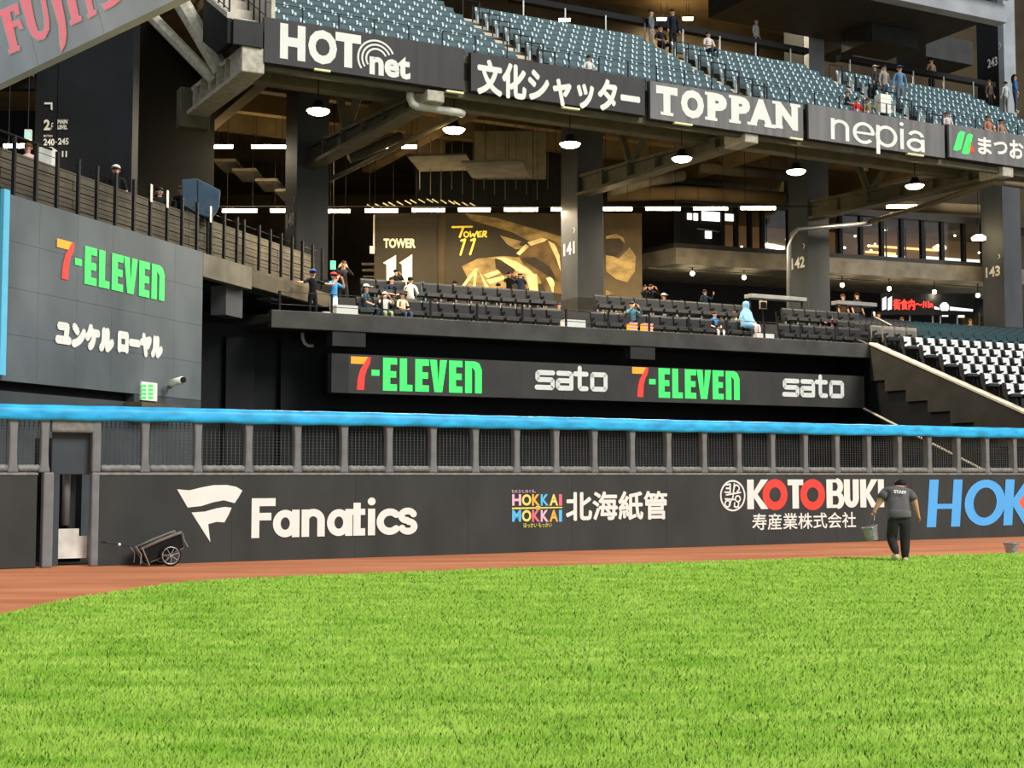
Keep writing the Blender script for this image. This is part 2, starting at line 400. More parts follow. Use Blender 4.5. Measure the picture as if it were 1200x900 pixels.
I.arc((3.51, .35), .255, 48, 312, w, 24, rnd=True)
I.arc((3.99, .5), .17, 20, 265, w*.95, 16, ry=.125, rnd=True); I.arc((4.0, .215), .17, -160, 85, w*.95, 16, ry=.13, rnd=True)
ink_part('rounded_lettering', 'white', fence, lambda mb: I.on(mb, FS, rect(FS, 294.5, 489.5, 584, 630.6), 4.27, 1), 'rounded white word printed beside the flag logo')
cols = ['lpink', 'lyellow', 'lorange', 'lblue', 'lyellow', 'lrose']; cols2 = ['lblue', 'lyellow', 'lrose', 'lpink', 'lorange', 'lblue']
for wd, cc, yt, yb in (('HOKKAI', cols, 579.2, 592.6), ('MOKKAI', cols2, 597.6, 611.5)):
    x = 600.2
    for ch, c, wx in zip(wd, cc, (10.5, 11, 9.3, 9.3, 10.2, 3.6)):
        ink_part('letter', c, fence, lambda mb: word(mb, FS, x, x+wx, yt, yb, ch, .035)); x += wx+.9
ink_part('tree_line', 'lyellow', fence, lambda mb: [pxpoly(mb, FS, [(600, 594.8), (659, 593.9), (659, 595.3), (600, 596.8)]), pxpoly(mb, FS, [(628, 593), (633, 593), (633, 597), (628, 597)])])
ink_part('small_lettering', 'lpink', fence, lambda mb: word(mb, FS, 599.5, 627.5, 573.8, 578, 'もの,ひと,めぐる。', .01))
ink_part('small_lettering', 'lyellow', fence, lambda mb: word(mb, FS, 613.5, 646.5, 613, 618.4, 'ほっかい もっかい', .01))
ink_part('kanji_lettering', 'white', fence, lambda mb: word(mb, FS, 663, 782, 576, 611, '北海紙管', .028), 'large white characters beside the coloured words')
def crest(mb):
    J = Ink(); J.arc((0, 0), .93, 0, 360, .11, 36)
    J.line([(-.55, .68), (-.2, .72), (-.2, .2), (-.6, .22)], .11); J.line([(-.5, .46), (-.2, .46)], .11)
    J.arc((.3, .46), .2, -90, 200, .1, 14); J.line([(-.5, .05), (.6, .2)], .1); J.line([(.12, .75), (.0, -.1), (-.3, -.55)], .1)
    J.arc((-.42, -.5), .2, 0, 360, .1, 14); J.arc((.38, -.2), .19, -150, 180, .1, 12); J.line([(.45, -.35), (.4, -.72), (.1, -.7), (.12, -.45)], .1); J.line([(-.6, -.2), (.2, -.25)], .1)
    J.on(mb, FS, rect(FS, 844, 873.5, 562.5, 599.5), 1.97, 1.97, -.985, -.985)
ink_part('round_crest', 'white', fence, crest, 'white round crest')
K = Ink(); cap = (.0, 1.0)
def oring(x0, x1): J = Ink(); J.arc(((x0+x1)/2, .5), (x1-x0)/2-.13*1.0, 0, 360, .27, 32, ry=.375); return J
def glyph(J, ch, x, w_, s):
    if ch == 'K': J.rect(x, 0, x+s, 1); J.poly([(x+s*.7, .5), (x+w_-s*1.1, 1), (x+w_, 1), (x+s*1.55, .5)]); J.poly([(x+s*.7, .5), (x+s*1.55, .5), (x+w_, 0), (x+w_-s*1.1, 0)])
    if ch == 'T': J.rect(x, .8, x+w_, 1); J.rect(x+w_/2-s/2, 0, x+w_/2+s/2, .9)
    if ch == 'U': J.rect(x, .35, x+s, 1); J.rect(x+w_-s, .35, x+w_, 1); J.arc((x+w_/2, .35), w_/2-s/2, 180, 360, s, 18, ry=.35-s/2)
    if ch == 'I': J.rect(x, 0, x+s, 1)
    if ch == 'E': J.rect(x, 0, x+s, 1); J.rect(x, 0, x+w_, .2); J.rect(x, .8, x+w_, 1); J.rect(x, .4, x+w_*.94, .6)
    if ch == 'L': J.rect(x, 0, x+s, 1); J.rect(x, 0, x+w_, .2)
    if ch == 'H': J.rect(x, 0, x+s, 1); J.rect(x+w_-s, 0, x+w_, 1); J.rect(x, .38, x+w_, .38+s*.62)
    if ch == 'V': J.poly([(x, 1), (x+s, 1), (x+w_/2, .3), (x+w_-s, 1), (x+w_, 1), (x+w_/2+s*.55, 0), (x+w_/2-s*.55, 0)])
    if ch == 'n': J.rect(x, 0, x+s, 1); J.rect(x+w_-s, 0, x+w_, .74); J.poly([(x, 1), (x+w_*.62, 1), (x+w_*.85, .94), (x+w_, .74), (x+w_-s, .7), (x+s, .82)])
    if ch == 'B':
        J.rect(x, 0, x+s, 1)
        for yc, r, e in ((.745, .255, 0), (.265, .265, .03)):
            J.rect(x+s*.8, yc+r-s*.52, x+w_*.6+e, yc+r); J.rect(x+s*.8, yc-r, x+w_*.6+e, yc-r+s*.52); J.arc((x+w_*.6+e, yc), w_*.4-s*.45, -90, 90, s*.9, 14, ry=r-s*.26)
    return J
for ch, x, w_ in (('K', 215, 140), ('T', 487, 108), ('B', 757, 120), ('U', 882, 108), ('K', 1000, 130), ('I', 1132, 42)):
    K = glyph(Ink(), ch, x/208, w_/208, 44/208); ink_part('letter', 'white', fence, lambda mb: K.on(mb, FS, rect(FS, 875.8, 1035.6, 562, 596.8), (1174-215)/208, 1, 215/208, 0), 'tall white letter')
for x0, x1 in ((893.5, 923), (937.7, 967)):
    ink_part('red_letter', 'red2', fence, lambda mb: Ink().arc((0, 0), .72, 0, 360, .54, 34, ry=.74).on(mb, FS, rect(FS, x0, x1, 561.6, 598), 2, 2, -1, -1), 'red ring letter O')
ink_part('kanji_lettering', 'white', fence, lambda mb: word(mb, FS, 881.5, 1003, 602, 621.5, '寿産業株式会社', .012), 'small white characters under the tall letters')
H_ = Ink(); glyph(H_, 'H', 0, .62, .17); H_.arc((1.08, .5), .31, 0, 360, .17, 34, ry=.41); glyph(H_, 'K', 1.46, .62, .18)
H_.v = [(x+y*.07, y, c) for x, y, c in H_.v]
ink_part('slanted_lettering', 'skyblue', fence, lambda mb: H_.on(mb, FS, rect(FS, 1086, 1215, 562, 618), 2.15, 1), 'huge sky blue slanted letters at the right')
ink_part('orange_wedge', 'redorange', fence, lambda mb: pxpoly(mb, FF.at(-.132), [(1190, 588), (1206, 570), (1230, 570), (1230, 620), (1210, 620)]), 'orange red wedge')

# ------------------------------------------------------------------ left side stand: big grey display wall
lz0 = LF.z(0, 451); lzt = LF.z(235, 294.5); a157 = LF.a(157, 0, 460); aw = LF.a(-60, 0, 400)
lw = thing('display_wall', 'tall slanting grey display wall at the left, green and white lettering on it', 'display wall', LF.P(aw/2, 0, 0))
na, nz = 7, 4
for i in range(na):
    for j in range(nz):
        A0 = aw+(0-aw)*i/na; A1 = aw+(0-aw)*(i+1)/na; Z0 = lz0+.1+(lzt-lz0-.1)*j/nz; Z1 = lz0+.1+(lzt-lz0-.1)*(j+1)/nz
        lbox(LF, A0+.003, A1-.003, 0, .25, Z0+.003, Z1-.003).build('display_panel', 'ledgrey', lw)
lbox(LF, aw, 0, .25, .5, 0, lzt-.02).build('backing_wall', 'black', lw)
lbox(LF, aw, a157, .02, .25, 0, lz0-.12).build('lower_wall', 'lowerwall', lw)
lbox(LF, a157+.02, 0, .0, .25, 0, lz0+.09).build('lower_wall', 'lowerwall', lw)
lbox(LF, LF.a(146, 0, 460), LF.a(196, 0, 470), -.5, .0, LF.z(180, 478)-.1, LF.z(180, 474)).build('canopy', 'concdark', lw)
LS = LF.at(-.02)
def seven(J, off=0):
    return J
SV = {'green': Ink(), 'orange': Ink(), 'red': Ink()}
SV['orange'].poly([(0, .78), (0, 1), (.62, 1), (.46, .78)]); SV['red'].poly([(.62, 1), (.72, 1), (.70, .82), (.58, .62), (.51, .4), (.48, 0), (.22, 0), (.25, .35), (.34, .62), (.46, .78)])
SV['green'].rect(.75, .44, 1.04, .62)
for ch, x, w_ in (('E', 1.17, .52), ('L', 1.79, .48), ('E', 2.37, .52), ('V', 2.92, .66), ('E', 3.66, .52), ('n', 4.28, .66)): glyph(SV['green'], ch, x, w_, .27)
def seven_sign(sf, parent, xl, xr, yt, yb):
    R = rect(sf, xl, xr, yt, yb)
    for c in SV: ink_part('green_lettering' if c == 'green' else 'numeral_seven', c, parent, lambda mb: SV[c].on(mb, sf, R, 4.94, 1), c+' lettering')
seven_sign(LS, lw, 66, 193, 279, 325)
ink_part('katakana_lettering', 'white', lw, lambda mb: [word(mb, LS, 64.5, 134, 372, 405, 'ユンケル', .12), word(mb, LS, 137.5, 191, 384, 414, 'ローヤル', .12)], 'heavy white katakana lettering')
st = lbox(LF, LF.a(-3, 0, 330), LF.a(4, 0, 330), -.12, -.02, LF.z(2, 440), LF.z(2, 222)).build('light_strip', 'cyan'); tag(st, 'thin pale blue vertical strip at the far left edge of the display wall', 'light strip')
es = thing('evacuation_sign', 'small green and white square sign on the grey wall above the blue rail', 'sign', LF.P(LF.a(173, 0, 458), 0, 3))
lbox(LF, LF.a(163.5, 0, 458), LF.a(182, 0, 458), -.06, -.005, LF.z(172, 469.5), LF.z(172, 448)).build('sign_plate', 'white', es)
sm = MB(); E_ = LF.at(-.065)
for j in range(4):
    for i in range(2):
        x = 165.5+8*i; y = 450.6+4.6*j; pxpoly(sm, E_, [(x, y), (x+6, y+.3), (x+6, y+3.2), (x, y+2.9)])
sm.build('sign_print', 'green', es)
cm = thing('security_camera', 'white security camera on a bracket beside the green sign', 'camera', LF.P(LF.a(205, 0, 450), -.2, 3.5))
c0 = np.array(LF.P(LF.a(198, 0, 452), -.02, LF.z(198, 452))); c1 = np.array(LF.P(LF.a(201, -.3, 449), -.3, LF.z(203, 449, -.3))); c2 = c1+np.array((.35, -.25, .06))
MB().tube([c0, c0*.5+c1*.5-np.array((0, 0, .08)), c1], .045, 8).build('bracket', 'metal', cm, smooth=True)
MB().tube([c1, c2], .1, 10).build('housing', 'white', cm, smooth=True); MB().tube([c2, c2+(c2-c1)*.12], .08, 10).build('lens', 'black', cm)
# deck edge and slab beyond the display wall
zb = LF.z(235, 323)
a295 = LF.a(295, 0, 320); a385 = LF.a(392, 0, 345)
de = lbox(LF, .02, a295, 0, .5, zb, lzt-.02).build('trim_1', 'conc'); de['kind'] = 'structure'
de = lbox(LF, a295+.01, a385, .05, .5, zb+.1, LF.z(295, 317)).build('trim_2', 'concdark'); de['kind'] = 'structure'
for x0, x1, yb in ((265, 284.5, 371), (318, 330, 352)):
    o = lbox(LF, LF.a(x0, .3, 340), LF.a(x1, .3, 340), .3, .8, LF.z((x0+x1)/2, yb, .3), zb+.1).build('deck_bracket', 'column'); tag(o, 'square dark bracket under the deck edge, %s' % ('wide one beside the display wall' if x0 < 300 else 'narrow one at the deck corner'), 'bracket')
fl = lbox(LF, aw-4, a385, .3, 14, zb, 7.85).build('floor_side_deck', 'black'); fl['kind'] = 'structure'
# board parapet behind the railing
pr = thing('board_parapet', 'brownish wall of wide horizontal boards behind the left railing', 'wall', LF.P(-3, 1, 7.85)); zp = LF.z(150, 224, 1.0)
k = 6
for i in range(7):
    A0 = aw+(a385+.5-aw)*i/7; A1 = aw+(a385+.5-aw)*(i+1)/7
    for j in range(k):
        Z0 = 7.86+(zp-7.86)*j/k; Z1 = 7.86+(zp-7.86)*(j+1)/k
        lbox(LF, A0+.01, A1-.01, 1.0+.01*((i+j) % 2), 1.2, Z0+.012, Z1-.012).build('board', 'parapet', pr)
lbox(LF, aw, a385+.5, 1.06, 1.18, 7.86, zp-.03).build('core', 'black', pr)
rl = thing('deck_railing', 'black post and cable railing running along the left deck above the display wall', 'railing', LF.P(-3, .1, 7.9))
rpx = [-12, 15, 41, 66, 91, 113, 135, 156.5, 176, 196, 213.5, 231, 247.5, 263, 278, 286, 304, 317, 330, 342.7, 354.7, 366.7, 378]
zr = LF.z(41, 168, .1)
for x in rpx:
    a = LF.a(x, .1, 250); lbox(LF, a-.035, a+.035, .06, .14, lzt-.02, zr).build('post', 'darkmetal', rl)
for x in (175, 194, 245):
    a = LF.a(x, .1, 250); lbox(LF, a-.05, a+.05, .04, .05, zr-.45, zr+.02).build('post_sleeve', 'metal', rl)
for j in range(5):
    z = lzt+.1+(zr-lzt-.15)*(j+.5)/5; MB().tube([LF.P(aw, .1, z), LF.P(LF.a(378, .1), .1, z)], .008, 4).build('cable', 'darkmetal', rl)
MB().tube([LF.P(aw, .1, zr), LF.P(LF.a(60, .1, 200), .1, zr)], .03, 6).build('top_rail', 'darkmetal', rl)

# tower block behind the left deck
tw = thing('stair_tower', 'tall black wall block behind the left deck with white level and section lettering', 'building', (-12, 38, 7.8))
TF = Frame(0, 38, 0)
t0, t1, t2 = TF.a(41, 0, 150), TF.a(67, 0, 150), TF.a(155.3, 0, 150)
lbox(TF, t0, t1-.01, 0, .6, 7.8, 18.5).build('wall_panel', 'blackwall', tw); lbox(TF, t1+.01, t2, -.02, .6, 7.8, 18.5).build('wall_panel', 'blackwall', tw)
p0 = ray(150, 250); p0 = np.array((p0[0]/p0[1]*49, 49.)); p1 = ray(250, 250); p1 = np.array((p1[0]/p1[1]*56, 56.))
BT = line_frame(p0, p1); lbox(BT, 0, np.linalg.norm(p1-p0), 0, .4, 7.8, 26).build('wall_panel', 'browndark', tw)
TS = TF.at(-.04)
def tl(mb):
    word(mb, TS, 51.3, 58.6, 140, 152.5, '2', .04); word(mb, TS, 59.5, 62.5, 144, 152, 'F', 0, .2)
    word(mb, TS, 67.5, 79, 140, 145, 'MAIN', .03); word(mb, TS, 67.5, 79, 146.5, 151.5, 'LEVEL', .03)
    word(mb, TS, 51, 64, 162.5, 170.5, '240', .03); word(mb, TS, 65, 66.5, 166, 167, '-', .02); word(mb, TS, 68, 80.5, 161.8, 169.5, '245', .03)
    word(mb, TS, 51, 61.5, 158, 160.5, 'SECTION', .02); word(mb, TS, 72.5, 78.5, 177, 184, '11', .05); word(mb, TS, 60, 70, 178, 184, 'TOWER', .02)
    pxpoly(mb, TS, [(52, 120), (61.5, 120), (61.5, 129.5), (59.5, 128), (59.5, 122.2), (52, 122.2)])
ink_part('level_lettering', 'shopwhite', tw, tl, 'small white lettering')
cn = lbox(Frame(0, 34.5, 0), Frame(0, 34.5, 0).a(41, 0, 180), Frame(0, 34.5, 0).a(61, 0, 180), 0, .6, 7.85, Frame(0, 34.5, 0).z(41, 172)).build('service_counter', 'shopwhite', bevel=.02); tag(cn, 'pale counter box behind the left railing under the level lettering', 'counter')
# dark opening left of the tower
o = lbox(W0, -26, -13.4, 41.5, 41.8, 7.8, 16).build('wall_left_recess', 'black'); o['kind'] = 'structure'
o = lbox(W0, -30, t0-.02, 33, 41.5, 12.9, 13.2).build('ceiling_left_recess', 'soffit'); o['kind'] = 'structure'
o = lbox(W0, -30, t0-.02, 37.9, 38.2, W0.at(38).hit(20, 105)[1], 13).build('trim_3', 'black'); o['kind'] = 'structure'
ex = thing('exit_sign', 'small lit green and white exit sign hanging left of the level lettering', 'sign', (-13.1, 37, 11))
XF = Frame(0, 37, 0)
lbox(XF, XF.a(28.5, 0, 157), XF.a(36, 0, 157), 0, .12, XF.z(32, 163.5), XF.z(32, 151.5)).build('sign_box', 'white', ex)
lbox(XF, XF.a(30.5, 0, 157), XF.a(34, 0, 157), -.02, 0, XF.z(32, 160), XF.z(32, 155)).build('sign_face', 'exitgreen', ex)
tb = thing('tube_light', 'glowing tube light low behind the railing at the far left edge', 'lamp', (-13.6, 37, 10.5), group=None)
MB().tube([XF.P(XF.a(10, 0, 171), 0, XF.z(16, 171)), XF.P(XF.a(10, 0, 171), 0, 12.95)], .015, 4).build('hanger', 'darkmetal', tb)
MB().tube([XF.P(XF.a(32, 0, 157), .05, XF.z(32, 152)), XF.P(XF.a(32, 0, 157), .05, 12.95)], .015, 4).build('hanger', 'darkmetal', ex)
MB().tube([XF.P(XF.a(5, 0, 171), 0, XF.z(16, 171)), XF.P(XF.a(28.5, 0, 171), 0, XF.z(16, 171))], .06, 8).build('tube', 'tube', tb)
# grey loudspeaker box
P_ = Frame(0, 39.5, 0); bx = lambda x, y, d=0: P_.P(*([P_.hit(x, y, d)[0], d, P_.hit(x, y, d)[1]]))
sp = thing('loudspeaker', 'big slate grey angular loudspeaker on the deck behind the railing', 'loudspeaker', P_.P(P_.a(236, 0, 250), .5, 7.85))
fr_ = [(231, 209), (258.5, 223), (257, 243), (247, 256), (232, 251)]
bk = [(212, 210), (231, 208.5), (232, 251), (213, 240)]
q = MB(); A_ = [P_.P(P_.hit(x, y, .0)[0], 0, P_.hit(x, y, 0)[1]) for x, y in fr_]
B_ = [(a[0]-.25, a[1]+.9, a[2]+.05) for a in A_]; q.prism(A_, B_); q.build('cabinet', 'speaker', sp, bevel=.03)
q = MB(); A2 = [P_.P(P_.hit(x, y, -.0)[0], .03, P_.hit(x, y, 0)[1]) for x, y in bk]; q.prism(A2, [(a[0], a[1]+.8, a[2]) for a in A2]); q.build('side_cabinet', 'speaker', sp, bevel=.03)
MB().tube([P_.P(P_.a(243, .3, 250), .4, 7.85), P_.P(P_.a(243, .3, 250), .4, P_.z(243, 253, .4))], .05).build('stand', 'darkmetal', sp)

# sign board at the upper left
e0 = ray(-40, 117.5); e0 = CAM+e0*(31.0/e0[1]); e1 = ray(207, -1); t_ = (e0[2]-EYE)/e1[2]; e1 = CAM+e1*t_
u = e1-e0; Lf = np.linalg.norm(u); u /= Lf; nf = np.array((-u[1]*-1, -u[0], 0)); nf = np.array((u[1], -u[0], 0.)); nf /= np.linalg.norm(nf)
if nf[1] > 0: nf = -nf
up = np.array((0, 0, 1.))+nf*.30; up /= np.linalg.norm(up); bkn = np.cross(up, u); bkn = bkn if bkn[1] > 0 else -bkn
fj = thing('sponsor_board', 'huge light grey tilted sign board with pink lettering at the upper left corner', 'sign', e0)
def gp(a, b, c): return tuple(e0+u*a+up*b+bkn*c)
for i in range(5):
    A0, A1 = -2+(Lf+5)*i/5, -2+(Lf+5)*(i+1)/5
    MB().hexa([gp(a, b, c) for b in (0, 6) for a, c in ((A0+.01, 0), (A1-.01, 0), (A1-.01, .4), (A0+.01, .4))]).build('board_panel', 'fujigrey', fj)
FJ = Surf(e0-bkn*.02, u, up); FJ2 = Surf(e0-bkn*.03, u, up)
LT = [[(5, 60), (40, 48), (75, 205), (84, 204), (86, 219), (42, 236), (38, 220), (47, 214)], [(-10, 52), (75, 16), (84, 60), (70, 64), (60, 45), (4, 70)], [(26, 108), (84, 86), (100, 124), (88, 126), (80, 110), (32, 130)],
      [(88, -6), (128, -20), (150, 95), (164, 138), (186, 142), (198, 122), (196, 80), (178, -25), (192, -30), (212, 80), (214, 128), (196, 168), (168, 176), (140, 155), (122, 110)],
      [(225, -10), (262, -22), (284, 90), (290, 150), (284, 195), (270, 228), (264, 190), (260, 110)],
      [(290, -25), (322, -35), (344, 72), (354, 74), (357, 88), (314, 108), (308, 96), (317, 86)], [(368, -30), (392, -40), (408, 48), (420, 48), (422, 60), (390, 78), (384, 66), (393, 58)], [(446, 20), (462, 18), (500, -12), (530, -30), (528, -2), (500, 22), (462, 42)]]
def offs(p, k):
    c = np.array(p, float); n_ = len(c); A = sum(c[i][0]*c[(i+1) % n_][1]-c[(i+1) % n_][0]*c[i][1] for i in range(n_)); s_ = 1 if A > 0 else -1; out = []
    for i in range(n_):
        a = c[i]-c[i-1]; b = c[(i+1) % n_]-c[i]; na_ = np.array((a[1], -a[0]))/np.hypot(*a)*s_; nb = np.array((b[1], -b[0]))/np.hypot(*b)*s_
        m_ = na_+nb; m_ /= max(.5, np.dot(m_, m_)/2); out.append(tuple(c[i]+m_*k))
    return out
ink_part('letter_outline', 'white', fj, lambda mb: [pxpoly(mb, FJ, [(x/3.75, y/3.75) for x, y in offs(p, 4.5)]) for p in LT])
ink_part('sign_lettering', 'pink', fj, lambda mb: [pxpoly(mb, FJ2, [(x/3.75, y/3.75) for x, y in p]) for p in LT], 'pink serif letters with white outline')
# ------------------------------------------------------------------ main stand behind the fence
def sa(x, d=0, y=300): return SF.a(x, d, y)
zf1 = SF.z(560, 376.5, 1); zf0 = SF.z(560, 396, 1)
s318, s1022 = sa(318, 1, 380), sa(1022, 1, 415)
o = lbox(SF, s318, s1022, 1, 1.35, zf0, zf1).build('trim_4', 'fascia', bevel=.02); o['kind'] = 'structure'
o = lbox(SF, s318, s1022+18, 1.35, 5.2, zf0+.05, 6.5).build('floor_main_deck', 'charcoal'); o['kind'] = 'structure'
o = lbox(SF, s318-6, s1022+22, 9.0, 60, 7.8, 8.3).build('floor_concourse', 'charcoal'); o['kind'] = 'structure'
o = lbox(SF, s318-14, s1022+22, 3.2, 3.5, 0, zf0+.3).build('wall_back', 'blackwall'); o['kind'] = 'structure'
for x in (235, 273, 330, 352, 388): 
    pass
wb = MB()
for x0, x1 in ((236, 264), (266, 300), (300, 328), (330, 386)):
    o = lbox(SF, sa(x0, 2.9)+.02, sa(x1, 2.9), 2.9+(.25 if x0 in (236, 300) else 0), 3.2, 0, 6.1).build('wall_panel', 'blackwall', None); tag(o, 'tall matt black wall panel left of the long display board, %s' % {236: 'first from the grey wall', 266: 'second from the grey wall', 300: 'third from the grey wall', 330: 'widest one under the deck corner'}[x0], 'wall panel')
lzt1, lzb1 = SF.z(560, 421.5, 1.2), SF.z(560, 465, 1.2)
sb = thing('long_display_board', 'long low dark display board under the deck edge with green and white lettering', 'display board', SF.P(sa(700, 1.2), 1.2, lzb1))
b0, b1 = sa(388, 1.2, 430), sa(1013, 1.2, 455)
n_ = 13
for i in range(n_):
    lbox(SF, b0+(b1-b0)*i/n_+.003, b0+(b1-b0)*(i+1)/n_-.003, 1.2, 1.5, lzb1, lzt1).build('display_panel', 'led', sb)
lbox(SF, b0-.03, b1+.03, 1.5, 1.9, lzb1-.04, lzt1+.04).build('housing', 'black', sb)
lbox(SF, b0, b0+.58, 1.16, 1.2, lzb1, lzt1).build('end_cover', 'charcoal', sb)
BS = SF.at(1.19)
seven_sign(BS, sb, 411, 564.5, 417.5, 456.5); seven_sign(BS, sb, 741, 866.5, 430, 465)
sato = Ink(); w = .27
def rr(J, pts): J.line(pts, w)
rr(sato, [(1.1, .9), (.18, .9), (.1, .82), (.1, .6), (.18, .52), (1.0, .52), (1.08, .44), (1.08, .18), (1.0, .1), (.05, .1)])
rr(sato, [(1.45, .9), (2.2, .9), (2.3, .8), (2.3, .1), (1.5, .1), (1.42, .18), (1.42, .42), (1.5, .5), (2.3, .5)])
rr(sato, [(2.85, 1.22), (2.85, .2), (2.93, .1), (3.3, .1)]); rr(sato, [(2.55, .9), (3.3, .9)])
rr(sato, [(3.68, .82), (3.76, .9), (4.5, .9), (4.58, .82), (4.58, .18), (4.5, .1), (3.76, .1), (3.68, .18), (3.68, .82)])
for xl, xr, yt, yb in ((628, 711.5, 427, 455.8), (918, 988.5, 437.5, 464)):
    ink_part('white_lettering', 'white', sb, lambda mb: sato.on(mb, BS, rect(BS, xl, xr, yt, yb), 4.7, 1.33), 'rounded white lettering')
for x0, x1, y0, y1, w_ in ((391, 430, 392, 406, 'left block'), (739, 768, 407, 421, 'middle block')):
    o = lbox(SF, sa(x0, 1.0), sa(x1, 1.0), 1.05, 1.6, SF.z((x0+x1)/2, y1, 1.0), zf0+.02).build('support_block', 'charcoal', bevel=.01); tag(o, 'square grey support block between deck edge and display board, above the %s lettering' % ('first green' if x0 < 400 else 'second green'), 'support block')
hk = MB(); q = lambda x, y: SF.P(*(lambda r: (r[0], 2.6, r[1]))(SF.hit(x, y, 2.6)))
hk.tube([q(354.5, 390), q(355, 397), q(357, 402), q(361, 405), q(367, 405)], .06, 8); o = hk.build('bent_pipe', 'pipewhite', smooth=True); tag(o, 'small bent white pipe under the deck corner, left of the display board', 'pipe')
# columns
cz = 18.3
cn_ = {}
for no, x0, x1, sx, sy in ((140, 347, 386, (335, 345), (252, 268)), (141, 677, 710.5, (660.5, 672), (282, 298)), (142, 947, 976, (929, 943), (304, 319)), (143, 1176, 1215, (1158, 1174), (322, 338))):
    A0, A1 = sa(x0, 12.4), sa(x1, 12.4); A1 = A0+1.35
    c = thing('column', '%s of the four square dark stand columns, marked %d' % ({140: 'leftmost', 141: 'second from left', 142: 'third from left', 143: 'rightmost'}[no], no), 'column', SF.P((A0+A1)/2, 13, 8.3))
    lbox(SF, A0, A1, 12.4, 13.9, 8.3, cz).build('shaft', 'column', c, bevel=.015)
    lbox(SF, A0-.04, A1+.04, 12.34, 13.94, 8.3, 9.6).build('base_cover', 'charcoal', c, bevel=.01)
    # lettering on the flank that faces the left
    o3 = SF.P(A0-.015, 12.4, 0); fu = -SF.n
    FL = Surf(o3, (-SF.n[0]*-1, -SF.n[1]*-1, 0), (0, 0, 1))
    s1 = np.array(SF.P(A0-.015, 13.9, 0)); FL = Surf(s1, (fu[0], fu[1], 0), (0, 0, 1))
    v, f = text2d(str(no), .03); zc = 1.7+(HOR-(sy[0]+sy[1])/2)/FPX*np.linalg.norm(s1[:2])*.99
    mb = MB(); lay(mb, FL, (.25, 1.25, zc-.28, zc+.28), v, f); J = Ink(); J.line([(0, 1), (.5, .5), (0, 0)], .16, False); lay(mb, FL, (1.15, 1.27, zc+.65, zc+.9), [(x/.5, y, k) for x, y, k in J.v], J.f)
    mb.build('number_lettering', 'shopwhite', c)
    cn_[no] = (A0, A1)
# deck railing at the front edge
fr = thing('front_railing', 'thin black front railing along the main deck edge in front of the black seats', 'railing', SF.P(0, 1.1, zf1))
x = s318+.3
while x < s1022:
    lbox(SF, x-.03, x+.03, 1.1, 1.16, zf1-.1, zf1+.62).build('post', 'darkmetal', fr); x += 1.72
for z in (.2, .6): MB().tube([SF.P(s318, 1.13, zf1+z), SF.P(s1022, 1.13, zf1+z)], .012, 5).build('rail', 'darkmetal', fr)

# ------------------------------------------------------------------ upper deck
def bd(xl, xr, yt, yb, m, name, label):
    a0, a1 = sa(xl, 0, 100), sa(xr, 0, 100); z0 = SF.z(xl, yb); z1 = SF.z(xl, yt)
    # level board: average over both ends
    t = thing(name, label, 'sign board', SF.P((a0+a1)/2, 0, z0))
    k = max(3, int((a1-a0)/1.6))
    for i in range(k): lbox(SF, a0+(a1-a0)*i/k+.0015, a0+(a1-a0)*(i+1)/k-.0015, 0, .1, z0, z1).build('board_panel', m, t)
    lbox(SF, a0, a1, .1, .22, z0-.03, z1+.02).build('frame', 'charcoal', t)
    return t
US = SF.at(-.012)
U1 = bd(309, 543.5, 19.5, 72.5, 'board', 'sponsor_board', 'dark sign board reading HOT net, first on the upper deck edge')
U2 = bd(552, 755.5, 61, 106, 'board', 'sponsor_board', 'dark sign board with white Japanese lettering, second on the upper deck edge')
U3 = bd(762, 940.5, 94.5, 138.5, 'boardlight', 'sponsor_board', 'grey sign board reading TOPPAN, third on the upper deck edge')
U4 = bd(947, 1105.5, 121.5, 162, 'boardlight', 'sponsor_board', 'grey sign board reading nepia in thin white letters, fourth on the upper deck edge')
U5 = bd(1111, 1265, 145, 183.5, 'boardlight', 'sponsor_board', 'grey sign board with green and red logo, rightmost on the upper deck edge')
def wl(xl, xr, yt, yb, s, b, par=None, m='white', sh=0, sf=US): ink_part('lettering', m, par, lambda mb: word(mb, sf, xl, xr, yt, yb, s, b, sh))
wl(328, 358, 26.5, 68, 'H', .06, U1); wl(361, 395, 32.5, 73, 'O', .055, U1); wl(393, 423, 37, 77, 'T', .06, U1)
wl(433, 481, 60, 87, 'net', .04, U1)
ARC = Ink()
for r in (1, .78, .56): ARC.arc((0, 0), r, 25, 215, .1, 20)
ink_part('arc_logo', 'white', U1, lambda mb: ARC.on(mb, US, rect(US, 418.5, 463.5, 43, 82), 2.1, 1.75, -1.05, -.7), 'white curved stripes over the small word')
wl(559, 750, 67.5, 110.5, '文化シャッター', .045, U2)
for ch, x0, x1 in (('T', 768, 795), ('O', 797, 826), ('P', 828, 853), ('P', 856, 880), ('A', 877, 907), ('N', 908, 936)):
    k = (x0-768)*.135
    def tp(mb, ch=ch, x0=x0, x1=x1, k=k):
        R = rect(US, x0+1, x1-1, 99.5+k, 133.5+k*.86); v, f = text2d(ch, .065); lay(mb, US, R, v, f)
        J = Ink()
        if ch == 'T': J.rect(.2, 0, .8, .11); J.rect(0, .72, .14, 1); J.rect(.86, .72, 1, 1)
        if ch == 'P': J.rect(-.12, 0, .5, .11); J.rect(-.12, .89, .2, 1)
        if ch == 'A': J.rect(-.08, 0, .32, .11); J.rect(.62, 0, 1.1, .11)
        if ch == 'N': J.rect(-.14, 0, .32, .11); J.rect(.66, .89, 1.12, 1); J.rect(-.14, .89, .2, 1)
        for i in range(len(J.v)): J.v[i] = (J.v[i][0], J.v[i][1], J.v[i][2]+.001)
        lay(mb, US, R, J.v, J.f)
    ink_part('letter', 'white', U3, tp)
